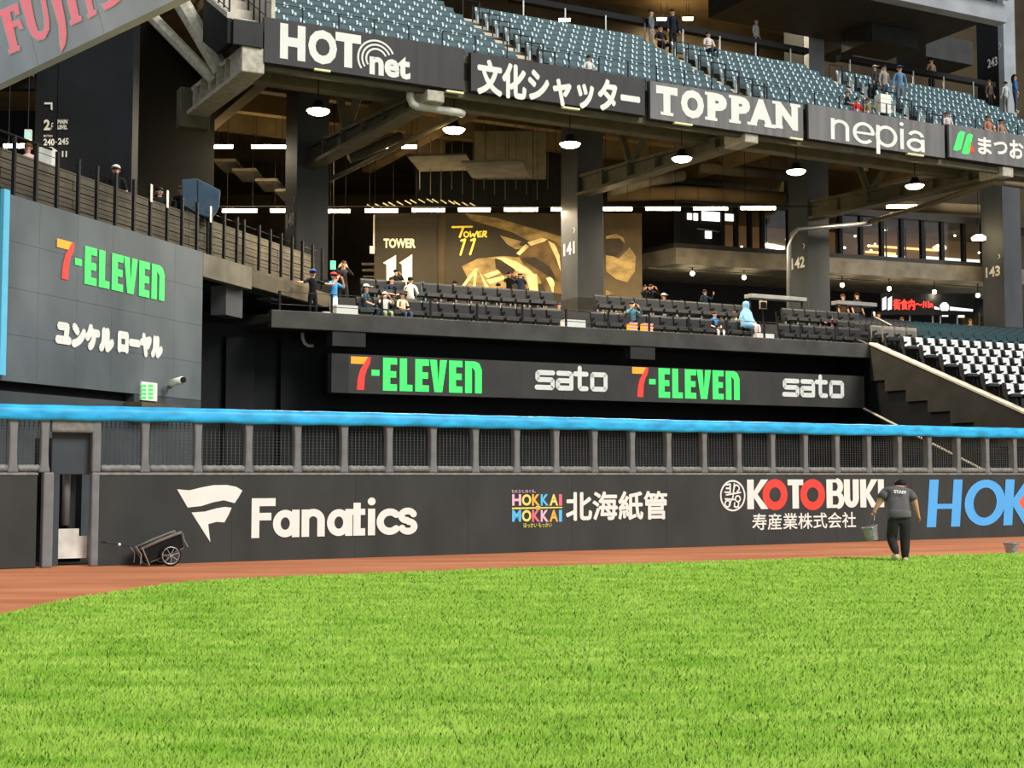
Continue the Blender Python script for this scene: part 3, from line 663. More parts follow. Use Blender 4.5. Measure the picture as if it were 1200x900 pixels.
NP = Ink(); w = .15
def nn(x): NP.rect(x, 0, x+w, .98); NP.arc((x+.36, .6), .36-w/2, 0, 180, w, 16); NP.rect(x+.72-w, 0, x+.72, .6)
nn(0); NP.arc((1.3, .5), .37, 0, 318, w, 26, ry=.435); NP.rect(.95, .44, 1.72, .55)
NP.arc((2.22, .5), .37, 0, 360, w, 28, ry=.435); NP.rect(1.8, -.38, 1.8+w, .98); NP.rect(2.78, 0, 2.78+w, .98); NP.dot((2.845, 1.2), .09)
NP.arc((3.42, .3), .3, 0, 360, w, 24, ry=.24); NP.rect(3.65, 0, 3.65+w, .6); NP.arc((3.44, .66), .275, 10, 160, w, 14, ry=.26)
ink_part('lettering', 'white', U4, lambda mb: NP.on(mb, US, rect(US, 974, 1082.5, 130, 172.5), 3.78, 1.68, 0, -.38))
ink_part('logo', 'green', U5, lambda mb: [pxpoly(mb, US, [(1117+d, 175.5+.4*d), (1123+d, 156+.3*d), (1126+d, 153.5+.3*d), (1131+d*.9, 155+.3*d), (1126+d, 175+.5*d), (1121+d, 176.8+.4*d)]) for d in (0, 10)], 'green logo bars')
ink_part('logo', 'red2', U5, lambda mb: pxpoly(mb, US, [(1136, 165), (1139, 167), (1142.5, 179), (1132.5, 178)]), 'red logo corner')
ink_part('lettering', 'white', U5, lambda mb: word(mb, US, 1146, 1246, 160, 180.5, 'まつおか商店'[:3]+'' , .03) if 0 else [word(mb, US, 1146, 1162, 159.5, 180, 'ま', .035), word(mb, US, 1164.5, 1180.5, 164.5, 180, 'つ', .035), word(mb, US, 1183, 1199.5, 163, 185, 'お', .035), ])
# gap cover strips between boards and the small wall at the left end
for x0, x1, nm in ((543.5, 552, 'first and second'), (755.5, 762, 'second and third'), (940.5, 947, 'third and fourth'), (1105.5, 1111, 'fourth and fifth')):
    o = lbox(SF, sa(x0), sa(x1), .25, .3, SF.z(x0, 105+(x0-543)*.135)-.0, SF.z(x0, 62+(x0-543)*.145)).build('gap_post', 'steel'); tag(o, 'narrow dark olive strip in the gap between the %s sign boards' % nm, 'post')
F0, RISE, DEP = SF.z(309, 25, 0)-.25, .52, .85          # floor of the first row
SL, SR = sa(309, 0, 40)-.9, sa(1290, 0, 150)
zr_ = [F0+RISE*i for i in range(8)]
for i in range(8):
    o = lbox(SF, SL, SR, .26+DEP*i, .26+DEP*(i+1)+.1, zr_[i]-(.35 if i else .55), zr_[i]).build('floor_upper_step', 'soffit' if i else 'charcoal'); o['kind'] = 'structure'
ZT = zr_[-1]+.2
o = lbox(SF, SL, SR, .26+DEP*8, 24, ZT-.5, ZT).build('floor_upper_concourse', 'soffit'); o['kind'] = 'structure'
o = lbox(SF, sa(309), SR, .25, .6, SF.z(600, 100, .3)-.1, F0).build('trim_5', 'charcoal'); o['kind'] = 'structure'
zl = SF.z(687, 151.5, 3)
lb = lbox(SF, SL+1, SR, 2.6, 3.1, zl, zl+.75).build('ledger_beam', 'steel', bevel=.02); tag(lb, 'long steel beam running under the whole upper deck just behind the sign boards', 'beam')
o = lbox(SF, SL+1, SR, .3, .5, SF.z(600, 121, .3)-.05, SF.z(600, 115, .3)).build('edge_angle', 'steel'); tag(o, 'thin steel edge strip directly below the sign boards', 'beam')
# cantilever arms
def arm(x_end, y0, y1, L_, label, m='steel', w=.62, da=.1, stub=True):
    A = sa(x_end, da, y1); zb_ = SF.z(x_end, y1, da); zt_ = SF.z(x_end, y0, da)
    t = thing('cantilever_arm', label, 'beam', SF.P(A, L_, zb_))
    d0, d1, d2 = da, da+1.3, L_
    def seg(dA, dB, w_, zA0, zA1, zB0, zB1):
        c = []
        for (z_A, z_B) in ((zA0, zB0), (zA1, zB1)):
            c += [SF.P(A-w_, dA, z_A), SF.P(A, dA, z_A), SF.P(A, dB, z_B), SF.P(A-w_, dB, z_B)]
        return MB().hexa(c)
    seg(d0, d1, w, zb_, zt_, zb_+.02, zt_+.12).build('lit_end', 'armend', t, bevel=.04)  # arm tip in a paler colour for the field light falling on it
    seg(d1, d2, w, zb_+.02, zb_+.16, zb_+.25, zb_+.39).build('lower_flange', m, t)
    seg(d1, d2, .12, zb_+.16, zt_+.12, zb_+.39, zb_+1.2).build('web', m, t)
    for b_ in (t.children[-1],): b_.location = tuple(-SF.u[i]*(w/2-.06) if i < 2 else 0 for i in range(3))
    seg(d1, d2, w*.8, zt_+.05, zt_+.17, zb_+1.1, zb_+1.24).build('upper_flange', m, t)
    for k in range(5):
        d = d1+.6+(d2-d1-.8)*k/5; zq = zb_+.25*(d-d1)/(d2-d1); h_ = zt_+.1+(zb_+1.15-zt_-.1)*(d-d1)/(d2-d1)
        lbox(SF, A-w+.03, A-.03, d, d+.06, zq+.16, h_).build('stiffener', m, t)
    return A, zb_, t
ar = []
for x_, y0_, y1_, no in ((521, 107, 120.5, 140), (889, 155, 168.5, 141), (1188, 196.5, 208, 142)):
    A, zb_, t = arm(x_, y0_, y1_, 12.6, 'long cantilever arm under the sign boards, %s' % {140: 'left one ending beside the white bent pipe', 141: 'middle one ending below the TOPPAN board', 142: 'right one ending below the last board'}[no])
    for dd, de_ in ((8.2, 5.6), (8.5, 10.6)):
        MB().tube([SF.P(A-.3, dd, zb_+1.0), SF.P(A-.3, de_, zb_+3.4+(de_-5.6)*.45)], .17, 6).build('brace', 'steel', t)
A, zb_, t = arm(310, 57, 87, 7.2, 'short pale concrete-like arm with openings at the left end of the upper deck', 'armend', .72, .05)  # whole arm in the pale tip colour, standing for light on it
MB().tube([SF.P(A-.4, 3.4, zb_+.9), SF.P(A-1.6, 4.6, zb_+3.6)], .3, 8).build('brace', 'armend', t)
MB().tube([SF.P(A-.5, 3.9, zb_+.7), SF.P(A-2.3, 5.6, zb_+3.2)], .2, 8).build('brace', 'armend', t)
lbox(SF, A-.95, A+.1, 6.7, 7.3, zb_-.2, zb_+1.2).build('bearing_block', 'steel', t, bevel=.03)
# stair flank at the left end of the upper deck
ss0 = sa(309, 0, 40); sw = MB(); zt9 = SF.z(306, 27, .1)
pp = [(.1, SF.z(306, 56, .1)), (.1, zt9), (3.0, zt9+1.55), (3.0, zt9+.1), (1.3, SF.z(306, 56, .1))]
q9 = [(.2, F0-.1), (.2, F0+1.2), (3.6, F0+3.6), (3.6, F0-.1)]
sw = thing('stair_flank', 'dark stair flank with black rail at the left end of the upper deck', 'stair', SF.P(ss0-1, 3, F0))
MB().prism([SF.P(ss0-.95, d, z) for d, z in pp], [SF.P(ss0-1.1, d, z) for d, z in pp]).build('flank_wall', 'blackwall', sw)
MB().prism([SF.P(ss0+.3, d, z) for d, z in q9], [SF.P(ss0+.42, d, z) for d, z in q9]).build('inner_wall', 'cream', sw)
MB().prism([SF.P(ss0-.92, d, z) for d, z in ((.1, zt9), (3.0, zt9+1.55), (3.0, zt9+1.72), (.1, zt9+.17))], [SF.P(ss0-1.12, d, z) for d, z in ((.1, zt9), (3.0, zt9+1.55), (3.0, zt9+1.72), (.1, zt9+.17))]).build('coping', 'cream', sw)
lbox(SF, ss0-.95, ss0-.03, -.02, .12, SF.z(306, 56, .0), SF.z(306, 27, 0)).build('end_plate', 'charcoal', sw)
st8 = MB()
for i in range(5):
    lbox(SF, ss0-.9, ss0+.3, .3+.62*i, .3+.62*(i+1), F0+.5*i-.3, F0+.5*i+.05).build('step', 'cream', sw)
for i in range(5):
    d = .2+.62*i; lbox(SF, ss0-1.04, ss0-.99, d, d+.05, F0+.35*i, F0+.35*i+1.2).build('rail_post', 'darkmetal', sw)
    lbox(SF, ss0+.1, ss0+.14, d, d+.05, F0+.35*i, F0+.35*i+1.0).build('rail_post', 'darkmetal', sw)
for h_ in (.5, 1.0):
    for q_ in (-1.02, .12): MB().tube([SF.P(ss0+q_, .2, F0+h_), SF.P(ss0+q_, 2.8, F0+h_+1.47)], .018, 5).build('handrail', 'darkmetal', sw)
# lamps under the upper deck: high bays
BAYS = [(373, 129, 'above column 140'), (532, 151, 'right of the white pipe bend'), (668, 168, 'right above the mural, third from left'), (799, 185, 'under the third arm below the TOPPAN board'), (933, 200, 'below the gap between third and fourth boards'), (1072, 217, 'below the arm under the nepia board')]
for x, y, w_ in BAYS:
    A, z = SF.hit(x, y, 2.0)
    t = thing('high_bay_lamp', 'round bright high bay lamp %s' % w_, 'lamp', SF.P(A, 2.0, z), group='high bay lamps under the upper deck')
    c = SF.P(A, 2.0, z)
    MB().lathe(c, [(.34, -.02), (.37, 0), (.3, .06), (.2, .12), (.14, .3), (.05, .33)], 18).build('housing', 'darkmetal', t, smooth=True)
    MB().lathe((c[0], c[1], c[2]-.16), [(.05, 0), (.22, .02), (.32, .06), (.38, .14)], 18).build('lens', 'bay', t, smooth=True)
    MB().tube([(c[0], c[1], c[2]+.44), (c[0], c[1], c[2]+2.0)], .02, 5).build('hanger', 'darkmetal', t)
    ld = bpy.data.lights.new('lamp_light', 'AREA'); ld.shape = 'DISK'; ld.size = .6; ld.energy = 800; ld.color = (1, .86, .62)
    lo = bpy.data.objects.new('lamp_light', ld); lo.location = (0, 0, -.22); lo.parent = t; COL.objects.link(lo)
# tube lamps
TUBES = [(261, 301, 247, 62), (317, 340, 247, 62), (382, 410, 247.5, 62), (428, 466, 247, 62), (483, 521, 246.5, 62), (537, 574.5, 246, 62), (591, 630, 245.7, 62), (646, 672, 245.5, 62), (705, 740.5, 244.8, 62), (757, 797, 244.6, 62), (813, 852.5, 244.4, 62), (868, 908.5, 243.8, 62),
         (250, 272.5, 172, 60), (295, 336, 172, 60), (438, 457, 172.3, 60), (471, 488, 172, 60), (1039, 1080, 242, 66), (848, 889, 20, 68), (770, 786, 22.5, 68), (800, 812, 22, 68), (655, 668, 23.5, 62)]
for i, (x0, x1, y, Yd) in enumerate(TUBES):
    T_ = Frame(0, Yd, 0); a0, z = T_.hit(x0, y); a1 = T_.a(x1, 0, y); q_ = 'first second third fourth fifth sixth seventh eighth ninth tenth eleventh twelfth'.split()
    lab = ('glowing tube light over the concourse, %s from the left in the long row' % q_[i] if i < 12 else
           {12: 'glowing tube light high at the left beside the black tower, shorter one', 13: 'long glowing tube light high at the left beside column 140', 14: 'short glowing tube light right of column 140, left one of the pair', 15: 'short glowing tube light right of column 140, right one of the pair', 16: 'glowing tube light above the mezzanine windows at the right', 17: 'long glowing tube light behind the upper seats', 18: 'short glowing light behind the upper seats, left of the standing people', 19: 'short glowing light behind the upper seats, between the standing people', 20: 'small bright light behind the upper seats above the second sign board'}[i])
    t = thing('tube_light', lab, 'lamp', ((a0+a1)/2, Yd, z), group='concourse tube lights')
    MB().tube([(a0, Yd, z), (a1, Yd, z)], .075, 8).build('tube', 'tube', t)
    lbox(W0, a0-.05, a1+.05, Yd-.015, Yd+.015, z+.07, z+.11).build('fixture', 'metal', t)
    for q in (a0+.2, a1-.2): MB().tube([(q, Yd, z+.1), (q, Yd, (18.35 if Yd < 67 and i != 20 else 25.7))], .012, 4).build('hanger', 'darkmetal', t)
    ld = bpy.data.lights.new('tube_lamp_light', 'AREA'); ld.shape = 'RECTANGLE'; ld.size = a1-a0; ld.size_y = .12; ld.energy = 260*(a1-a0); ld.color = (1, .84, .60)
    lo = bpy.data.objects.new('lamp_light', ld); lo.location = (0, 0, -.1); lo.parent = t; COL.objects.link(lo)
o = MB().tube([(-14, 62, Frame(0, 62, 0).z(600, 246)+.16), (14, 62, Frame(0, 62, 0).z(600, 246)+.16)], .03, 6).build('light_conduit', 'darkmetal'); tag(o, 'thin dark conduit carrying the long row of concourse tube lights', 'conduit')
# pipes below the boards
def pth(pts): return [SF.P(*(lambda r: (r[0], d, r[1]))(SF.hit(x, y, d))) for x, y, d in pts]
wp = MB(); wp.tube(pth([(481, 108, .6), (480.5, 115, .6), (483, 121, .6), (488, 124.5, .6), (515, 128.5, .6), (538, 132, .6), (542, 133.5, .7)]), .13, 10)
o = wp.build('drain_pipe', 'pipewhite', smooth=True); tag(o, 'white bent drain pipe hanging below the HOT net board', 'pipe')
o = MB().tube(pth([(541, 134, .8), (386, 211, 11)]), .1, 8).build('drain_pipe', 'pipetan', smooth=True); tag(o, 'long thin pipe slanting back from the white bend towards column 140', 'pipe')
o = MB().tube(pth([(1212, 218, .6), (1187, 215.5, .6), (1165, 214, .6), (1150, 218, 1.5), (1100, 236, 5), (1020, 260, 11)]), .12, 10).build('drain_pipe', 'pipetan', smooth=True); tag(o, 'pale pipe below the last sign board at the right edge', 'pipe')
o = MB().tube(pth([(1020, 262, 11), (935, 268, 11.8), (928, 275, 11.8), (924.5, 290, 11.8), (924.5, 372, 11.8)]), .12, 10).build('down_pipe', 'metal', smooth=True); tag(o, 'metal down pipe beside column 142', 'pipe')
o = lbox(SF, sa(496, .4), sa(521, .4), .5, .95, SF.z(505, 120, .5), SF.z(505, 106, .5)).build('junction_box', 'armend', bevel=.04); tag(o, 'pale box beside the white pipe bend below the HOT net board', 'box')
# ducts and hung ceiling panels inside
for x0, x1, y0, y1, Yd, lab in ((475, 545, 174, 184, 58, 'pale hung ceiling panel in the concourse, left of the dark void'), (540, 612, 183, 196, 56, 'wide pale hung ceiling panel in the concourse between columns 140 and 141')):
    T_ = Frame(0, Yd, 0); a0, z = T_.hit(x0, y0+6); a1 = T_.a(x1, 0, y0)
    o = lbox(Frame(0, Yd, -.12), a0, a1, 0, 3.0, z, z+.08).build('ceiling_panel', 'conc'); tag(o, lab, 'ceiling panel')
o = lbox(Frame(0, 64, 0), Frame(0, 64, 0).a(556, 0, 180), Frame(0, 64, 0).a(640, 0, 180), 0, 1, Frame(0, 64, 0).z(600, 205), 18).build('duct_box', 'steel'); tag(o, 'big olive duct box above the concourse between columns 140 and 141', 'duct')
du = MB(); T_ = Frame(0, 66.5, 0); z = T_.z(760, 228)
du.tube([(T_.a(712, 0, 228), 66.5, z), (T_.a(800, 0, 228), 66.5, z+.1), (T_.a(925, 0, 225), 68, z+.1)], .35, 12); o = du.build('round_duct', 'soffit', smooth=True); tag(o, 'round duct running over the tube lights right of column 141', 'duct')
for x in (765, 845, 900):
    pass
# concourse enclosure
o = lbox(W0, -40, 60, 82, 82.4, 6, 32).build('wall_far', 'brown'); o['kind'] = 'structure'
o = lbox(W0, -24, -23.6, 46, 82, 6, 32).build('wall_far_left', 'brown'); o['kind'] = 'structure'
o = lbox(SF, SL, SR, 24, 50, ZT-.5, ZT).build('ceiling_concourse', 'brown'); o['kind'] = 'structure'
# beams under the concourse ceiling
for k, d in enumerate((14.5, 18, 21.5)):
    o = lbox(SF, SL+2, SR, d, d+.5, ZT-1.5, ZT-.5).build('ceiling_beam', 'soffit'); tag(o, 'deep brown beam under the concourse ceiling, %s from the field' % ('nearest', 'middle', 'farthest')[k], 'beam')
for k, x in enumerate((262, 420, 500, 830, 1000)):
    A = sa(x, 16, 150); o = lbox(SF, A, A+.5, 8, 24, ZT-2.2, ZT-.5).build('cross_beam', 'soffit'); tag(o, 'brown cross beam under the concourse ceiling, %s from the left' % ('first', 'second', 'third', 'fourth', 'fifth')[k], 'beam')
# stair underside at the left
st_ = thing('inner_stair', 'underside of a brown stair seen between the black tower and column 140', 'stair', (-13, 64, 12))
T_ = Frame(0, 64, 0)
for x0, x1, y in ((250, 276, 187), (272, 300, 198), (299, 325, 210), (322, 348, 222)):
    lbox(T_, T_.a(x0, 0, y), T_.a(x1, 0, y), 0, 2.5, T_.z(x0, y+2), T_.z(x0, y-1)).build('step', 'conc', st_); MB().tube([T_.P(T_.a(x0+4, 0, y), 1, T_.z(x0, y)), T_.P(T_.a(x0+4, 0, y), 1, 18.35)], .03, 4).build('hanger', 'darkmetal', st_)
# ------------------------------------------------------------------ concourse murals
MS = CF.at(-.02)
mw = thing('mural_wall', 'dark brown painted concourse wall reading TOWER 11 with golden painting', 'wall', (0, 66, 8.3))
zmt = CF.z(600, 250)
lbox(CF, CF.a(438), CF.a(512), 0, .4, 8.3, zmt).build('wall_panel', 'mural', mw); lbox(CF, CF.a(522), CF.a(663), 0, .4, 8.3, zmt).build('wall_panel', 'mural', mw); lbox(CF, CF.a(663), CF.a(753), 0, .4, 8.3, zmt).build('wall_panel', 'brown', mw)
lbox(CF, CF.a(512), CF.a(522), .15, .4, 8.3, zmt).build('recess', 'brown', mw)
def mp(n_, m, pl, k=0): 
    S_ = CF.at(-.02-.012*k); ink_part(n_, m, mw, lambda mb: [pxpoly(mb, S_, p) for p in pl])
ink_part('lettering', 'cream_print', mw, lambda mb: [word(mb, CF.at(-.03), 449.5, 487, 279.5, 290.5, 'TOWER', .035), pxpoly(mb, CF.at(-.03), [(449, 308), (464, 299), (464, 345), (453, 345), (453, 310)]), pxpoly(mb, CF.at(-.03), [(468, 308), (483, 298), (483, 345), (471, 345), (471, 310)])], 'cream TOWER 11 lettering')
mp('painted_streak', 'gold', [[(545, 250), (580, 255), (658, 277), (658, 290), (625, 285), (600, 272), (552, 258)], [(586, 276), (612, 283), (608, 287), (622, 292), (604, 292), (594, 286)], [(541, 312), (560, 303), (590, 300), (612, 302), (640, 330), (600, 345), (540, 345), (550, 330)]])
mp('painted_cap', 'golddark', [[(606, 297), (620, 285), (640, 279), (652, 283), (658, 290), (658, 345), (640, 342), (630, 322), (612, 308)]], 1)
mp('painted_brim', 'goldlight', [[(582, 302), (592, 301.5), (606, 307), (620, 316), (627, 322), (616, 321), (600, 316), (590, 309)], [(605, 297), (616, 286), (620, 289), (609, 299)], [(618, 284), (634, 279), (642, 280), (638, 283), (622, 288)], [(642, 282), (650, 286), (656, 300), (657, 318), (652, 303)]], 2)
mp('painted_hand', 'goldlight', [[(541, 335), (556, 315), (561, 314), (549, 330), (543, 338)], [(556, 318), (559, 318), (557, 338), (554, 338)], [(562, 318), (566, 325), (574, 338), (568, 336)], [(566, 322), (588, 315), (590, 318), (572, 326)], [(570, 328), (590, 323), (592, 327), (574, 333)], [(616, 322), (629, 321), (631, 345), (622, 345)], [(640, 326), (646, 324), (650, 332), (648, 345), (644, 334)]], 2)
mp('painted_shade', 'shadowink', [[(580, 303), (586, 304), (604, 316), (600, 321), (590, 322), (581, 314)], [(610, 303), (626, 301), (644, 312), (654, 330), (640, 322)], [(594, 322), (614, 324), (618, 345), (600, 345)]], 3)
def tw11(mb):
    S_ = CF.at(-.05); J = Ink(); J.line([(0, 1), (1.1, 1.02)], .1); J.line([(.62, 1), (.42, .5)], .12)
    J.arc((.78, .62), .13, 0, 360, .08, 12); J.line([(1.0, .76), (1.02, .5), (1.17, .66), (1.22, .5), (1.38, .78)], .08); J.line([(1.62, .77), (1.42, .72), (1.44, .5), (1.6, .52)], .08); J.line([(1.43, .63), (1.58, .64)], .07); J.line([(1.68, .5), (1.74, .78), (1.9, .76), (1.86, .65), (1.72, .63), (1.9, .5)], .08)
    J.line([(.5, .3), (.72, .36), (.46, -.42)], .11); J.line([(1.05, .32), (1.27, .38), (1.0, -.4)], .11)
    J.on(mb, S_, rect(S_, 530, 571, 265, 299), 1.95, 1.5, 0, -.45)
ink_part('script_lettering', 'neonyellow', mw, tw11, 'yellow handwritten Tower 11')
mp('painted_ball', 'gold', [[(710, 297), (725, 303), (738, 290), (745, 300), (744, 318), (735, 331), (722, 327), (710, 318)], [(710, 340), (724, 345), (710, 346)]], 1)
mp('painted_cap', 'shadowink', [[(710, 281), (722, 276), (731, 283), (730, 293), (722, 301), (710, 299)]], 2)
mp('painted_brim', 'gold', [[(710, 277), (722, 274), (731, 279), (732, 285), (726, 279), (710, 280)]], 3)
# ceiling louvres over the mural
lv = MB(); T_ = Frame(0, 64.5, 0)
lvt = thing('louvre_row', 'short bright ceiling slats above the mural and tube lights', 'ceiling slats', (0, 64.5, 14))
for i in range(15):
    x = 430+i*8.5+(i % 3); y = 238-abs(i-8)*-.3-5*math.exp(-((i-8)/6)**2)
    c = T_.P(T_.hit(x, y)[0], 0, T_.hit(x, y)[1]); MB().tube([c, (c[0]+.28, c[1]+.25, c[2]-.12)], .035, 4).build('slat', 'cream_print', lvt)
    if i in (1, 13): MB().tube([c, (c[0], c[1], 18.35)], .015, 4).build('hanger', 'darkmetal', lvt)
# ------------------------------------------------------------------ mezzanine at the right
mz = thing('mezzanine', 'floating concrete mezzanine with glazed front on the right of the concourse', 'building', (12, 70, 11))
c0 = ray(792, 309); c0 = CAM+c0*(68/c0[1]); MF = Frame(c0[0], c0[1], atan(.366)); zb_ = c0[2]
ML = line_frame((c0[0], c0[1]), (c0[0]-1.55, c0[1]+2.1))
zt_ = MF.z(792, 290); aE = MF.a(1240, 0, 330)
def band(z0, z1, m, dd, nm):
    p = [MF.P(0, dd, 0), MF.P(aE, dd, 0), MF.P(aE, 9, 0), MF.P(-1, 9, 0), (c0[0]-2.6+dd, c0[1]+3.4, 0)]
    MB().prism([(q[0], q[1], z0) for q in p], [(q[0], q[1], z1) for q in p]).build(nm, m, mz)
band(zb_, zt_, 'conc', 0, 'concrete_band'); band(zt_, zt_+.28, 'charcoal', .25, 'sill_band')
zw0 = zt_+.28; zw1 = MF.z(880, 243, .4)
fa_ = lambda x, d=.4: MF.a(x, d, 270)
# glazed front: left group with dark wall, right group
lbox(MF, .1, fa_(797), .4, .6, zw0, zw1+1.5).build('wall_panel', 'blackwall', mz)
lbox(MF, fa_(797), fa_(848), .6, .7, zw0, zw1+1.0).build('wall_panel', 'black', mz)
for x0, x1 in ((848, 862), (864, 878), (880, 893), (895, 923), (986, 1007), (1011, 1031.5), (1035.5, 1055), (1059, 1079), (1083, 1102), (1106, 1127), (1132, 1150)):
    lbox(MF, fa_(x0), fa_(x1), .45, .48, zw0, zw1).build('window_pane', 'pane', mz)
for x in (847, 863, 879, 894, 924.5, 985, 1009, 1033.5, 1057, 1081, 1104, 1129.5, 1152):
    lbox(MF, fa_(x)-.1, fa_(x)+.1, .35, .6, zw0, zw1).build('mullion', 'black', mz)
for x in (990, 1019, 1049, 1063, 1072, 1090, 1095, 1115, 870, 886, 908):
    lbox(MF, fa_(x)-.03, fa_(x)+.03, 1.2, 1.26, zw0, zw0+1.9).build('inner_post', 'black', mz)
lbox(MF, .1, aE, .3, .7, zw1, zw1+.35).build('header_beam', 'charcoal', mz)
lbox(MF, fa_(848), aE, 5.5, 5.7, zw0, zw1+.3).build('inner_back_wall', 'shopdim', mz)  # back wall glows by itself to stand for the lit room
lbox(MF, fa_(848), aE, .7, 5.5, zw1+.05, zw1+.15).build('inner_ceiling', 'soffit', mz)
rnd = random.Random(3)
for i in range(46):
    x = rnd.uniform(850, 1150)
    if 925 < x < 984: continue
    y = rnd.uniform(252, 300+(x-850)*.06); d = rnd.uniform(1.5, 5)
    A, z = MF.hit(x, y, d)
    if zw0+.05 < z < zw1-.05: MB().ball(MF.P(A, d, z), .06, n=6, m=4).build('ceiling_spot', 'spotglow', mz)
for x0, x1, y, d in ((988, 1003, 246, 3), (1015, 1050, 295, 5), (1010, 1110, 301, 5.3), (1035, 1085, 306, 5.3), (880, 920, 262, 5), (850, 905, 291, 5.2), (1020, 1100, 288, 5.3)):
    A, z = MF.hit(x0, y, d); A1 = MF.a(x1, d, y); lbox(MF, A, A1, d, d+.1, z-.05, z+.06).build('shelf_light', 'shopwarm', mz)
for x0, x1, y0, y1 in ((1035, 1060, 300, 308), (1085, 1108, 302, 312), (1110, 1150, 305, 316)):
    A, z = MF.hit(x0, y1, 5.2); A1, z1 = MF.hit(x1, y0, 5.2); lbox(MF, A, A1, 5.1, 5.2, min(z, z1), max(z, z1)).build('bright_display', 'shopcool', mz)
for x0, x1, y0, y1 in ((806, 811, 250, 257), (813.5, 818, 250, 258), (823, 845.5, 249, 258), (850, 861, 251, 258.5), (827, 834, 271, 279)):
    A, z = MF.hit(x0, y1, .5); A1, z1 = MF.hit(x1, y0, .5); lbox(MF, A, A1, .5, .58, z, z1).build('lit_menu_sign', 'shopcool', mz)
MB().tube([MF.P(MF.a(817, .5, 268), .5, MF.z(817, 268, .5)), MF.P(MF.a(845, .5, 271), .5, MF.z(845, 272, .5))], .03, 5).build('sign_bar', 'metal', mz)
# under the mezzanine
o = lbox(MF, 0, aE, 6, 6.3, 8.3, zb_).build('wall_concourse', 'black'); o['kind'] = 'structure'
for k, (x, y) in enumerate(((811.5, 320.5), (872, 325), (987, 334), (1042, 338.3), (1095, 342), (1146, 346.2))):
    A, z = MF.hit(x, y, .8); t = thing('spot_lamp', 'small round spot lamp under the mezzanine edge, %s from the left' % ('first', 'second', 'third', 'fourth', 'fifth', 'sixth')[k], 'lamp', MF.P(A, .8, z), group='spot lamps under the mezzanine')
    c = MF.P(A, .8, z); MB().ball(c, .12, n=10, m=6).build('globe', 'spotglow', t, smooth=True); MB().tube([(c[0], c[1], c[2]+.1), (c[0], c[1], zb_+.02)], .03, 5).build('stem', 'darkmetal', t)
    ld = bpy.data.lights.new('spot_lamp_light', 'POINT'); ld.energy = 50; ld.shadow_soft_size = .1; ld.color = (1, .85, .62); lo = bpy.data.objects.new('lamp_light', ld); lo.location = (0, 0, -.2); lo.parent = t; COL.objects.link(lo)
o = MB().tube([MF.P(MF.a(760, .8, 318), .8, MF.z(811, 317, .8)), MF.P(aE-1, .8, MF.z(811, 317, .8))], .04, 6).build('lamp_rail', 'steel'); tag(o, 'thin rail carrying the round spot lamps under the mezzanine', 'rail')
o = thing('pendant_lamp', 'bright pendant lamp hanging beside column 143', 'lamp', MF.P(MF.a(1147, 0, 281), 0, MF.z(1147, 281)))
c = np.array(MF.P(MF.a(1147, -1.2, 281), -1.2, MF.z(1147, 281, -1.2))); ROOT[o.name] = c; o.location = c
MB().lathe(c, [(.05, 0), (.36, 0), (.38, .12), (.2, .25)], 14).build('shade', 'bay', o); MB().tube([c+(0, 0, .2), c+(0, 0, 3.6)], .025, 5).build('cord', 'darkmetal', o); MB().tube([c+(.15, 0, .2), c+(.15, 0, 3.6)], .025, 5).build('cord', 'darkmetal', o)
# shop signs
Q = Frame(0, 74.5, 0); ssn = thing('shop_sign', 'lit shop sign row with red characters and white shapes under the mezzanine', 'sign', (22, 74.5, 10.5)); QS = Q.at(-.05)
lbox(Q, Q.a(1032, 0, 355), Q.a(1142, 0, 355), 0, .15, Q.z(1080, 369), Q.z(1080, 344)).build('sign_panel', 'black', ssn)
ink_part('white_mark', 'signwhite', ssn, lambda mb: [pxpoly(mb, QS, [(1034, 350), (1038.5, 347.5), (1038.5, 362), (1034, 363.5)]), pxpoly(mb, QS, [(1040.5, 350), (1045, 347.5), (1045, 362), (1040.5, 363.5)])], 'two white slanted bars')
ink_part('red_lettering', 'signred', ssn, lambda mb: word(mb, QS, 1047, 1092, 350.5, 363, '仮焼鳥〜川n'[1:], .02) if 0 else [word(mb, QS, 1047, 1072, 350.5, 363, '街食内', .02), word(mb, QS, 1073, 1093, 353, 361, '〜川n', .02)], 'red lit characters')
ink_part('white_lettering', 'signwhite', ssn, lambda mb: [pxpoly(mb, QS, [(1095, 359), (1101, 361), (1101, 363), (1095, 362)]), pxpoly(mb, QS, [(1103, 364), (1101.5, 358), (1105, 354.5), (1109, 354.5), (1112, 358), (1111, 364)]), pxpoly(mb, QS, [(1113, 359.5), (1140, 362.5), (1140, 365), (1113, 363.5)])], 'white lit emblem and lettering')
for x0, x1, y, m in ((1064, 1073, 366, 'shopwarm'), (1082, 1093, 366.3, 'shopwarm'), (1104, 1110, 369, 'shopcool'), (1123.5, 1129, 370, 'shopcool')):
    pass
kk = thing('shop_counter', 'dark open shop counter with small lit menus below the red sign', 'counter', (22, 75, 8.3))
lbox(Q, Q.a(1060, 0, 375), Q.a(1165, 0, 375), .4, .8, 8.3, Q.z(1100, 383)).build('counter', 'charcoal', kk)
for x in (1068, 1095, 1104, 1124, 1150): lbox(Q, Q.a(x, 0, 370)-.04, Q.a(x, 0, 370)+.04, .3, .38, 8.3, Q.z(x, 366)).build('post', 'metal', kk)
for x0, x1, y0, y1, m in ((1064, 1073, 365.5, 367.5, 'shopwarm'), (1082, 1093, 365.5, 367.5, 'shopwarm'), (1104, 1111, 368, 371, 'shopcool'), (1123, 1130, 368, 372, 'shopcool')):
    lbox(Q, Q.a(x0, .3, 367), Q.a(x1, .3, 367), .28, .34, Q.z(x0, y1, .3), Q.z(x0, y0, .3)).build('menu_light', m, kk)
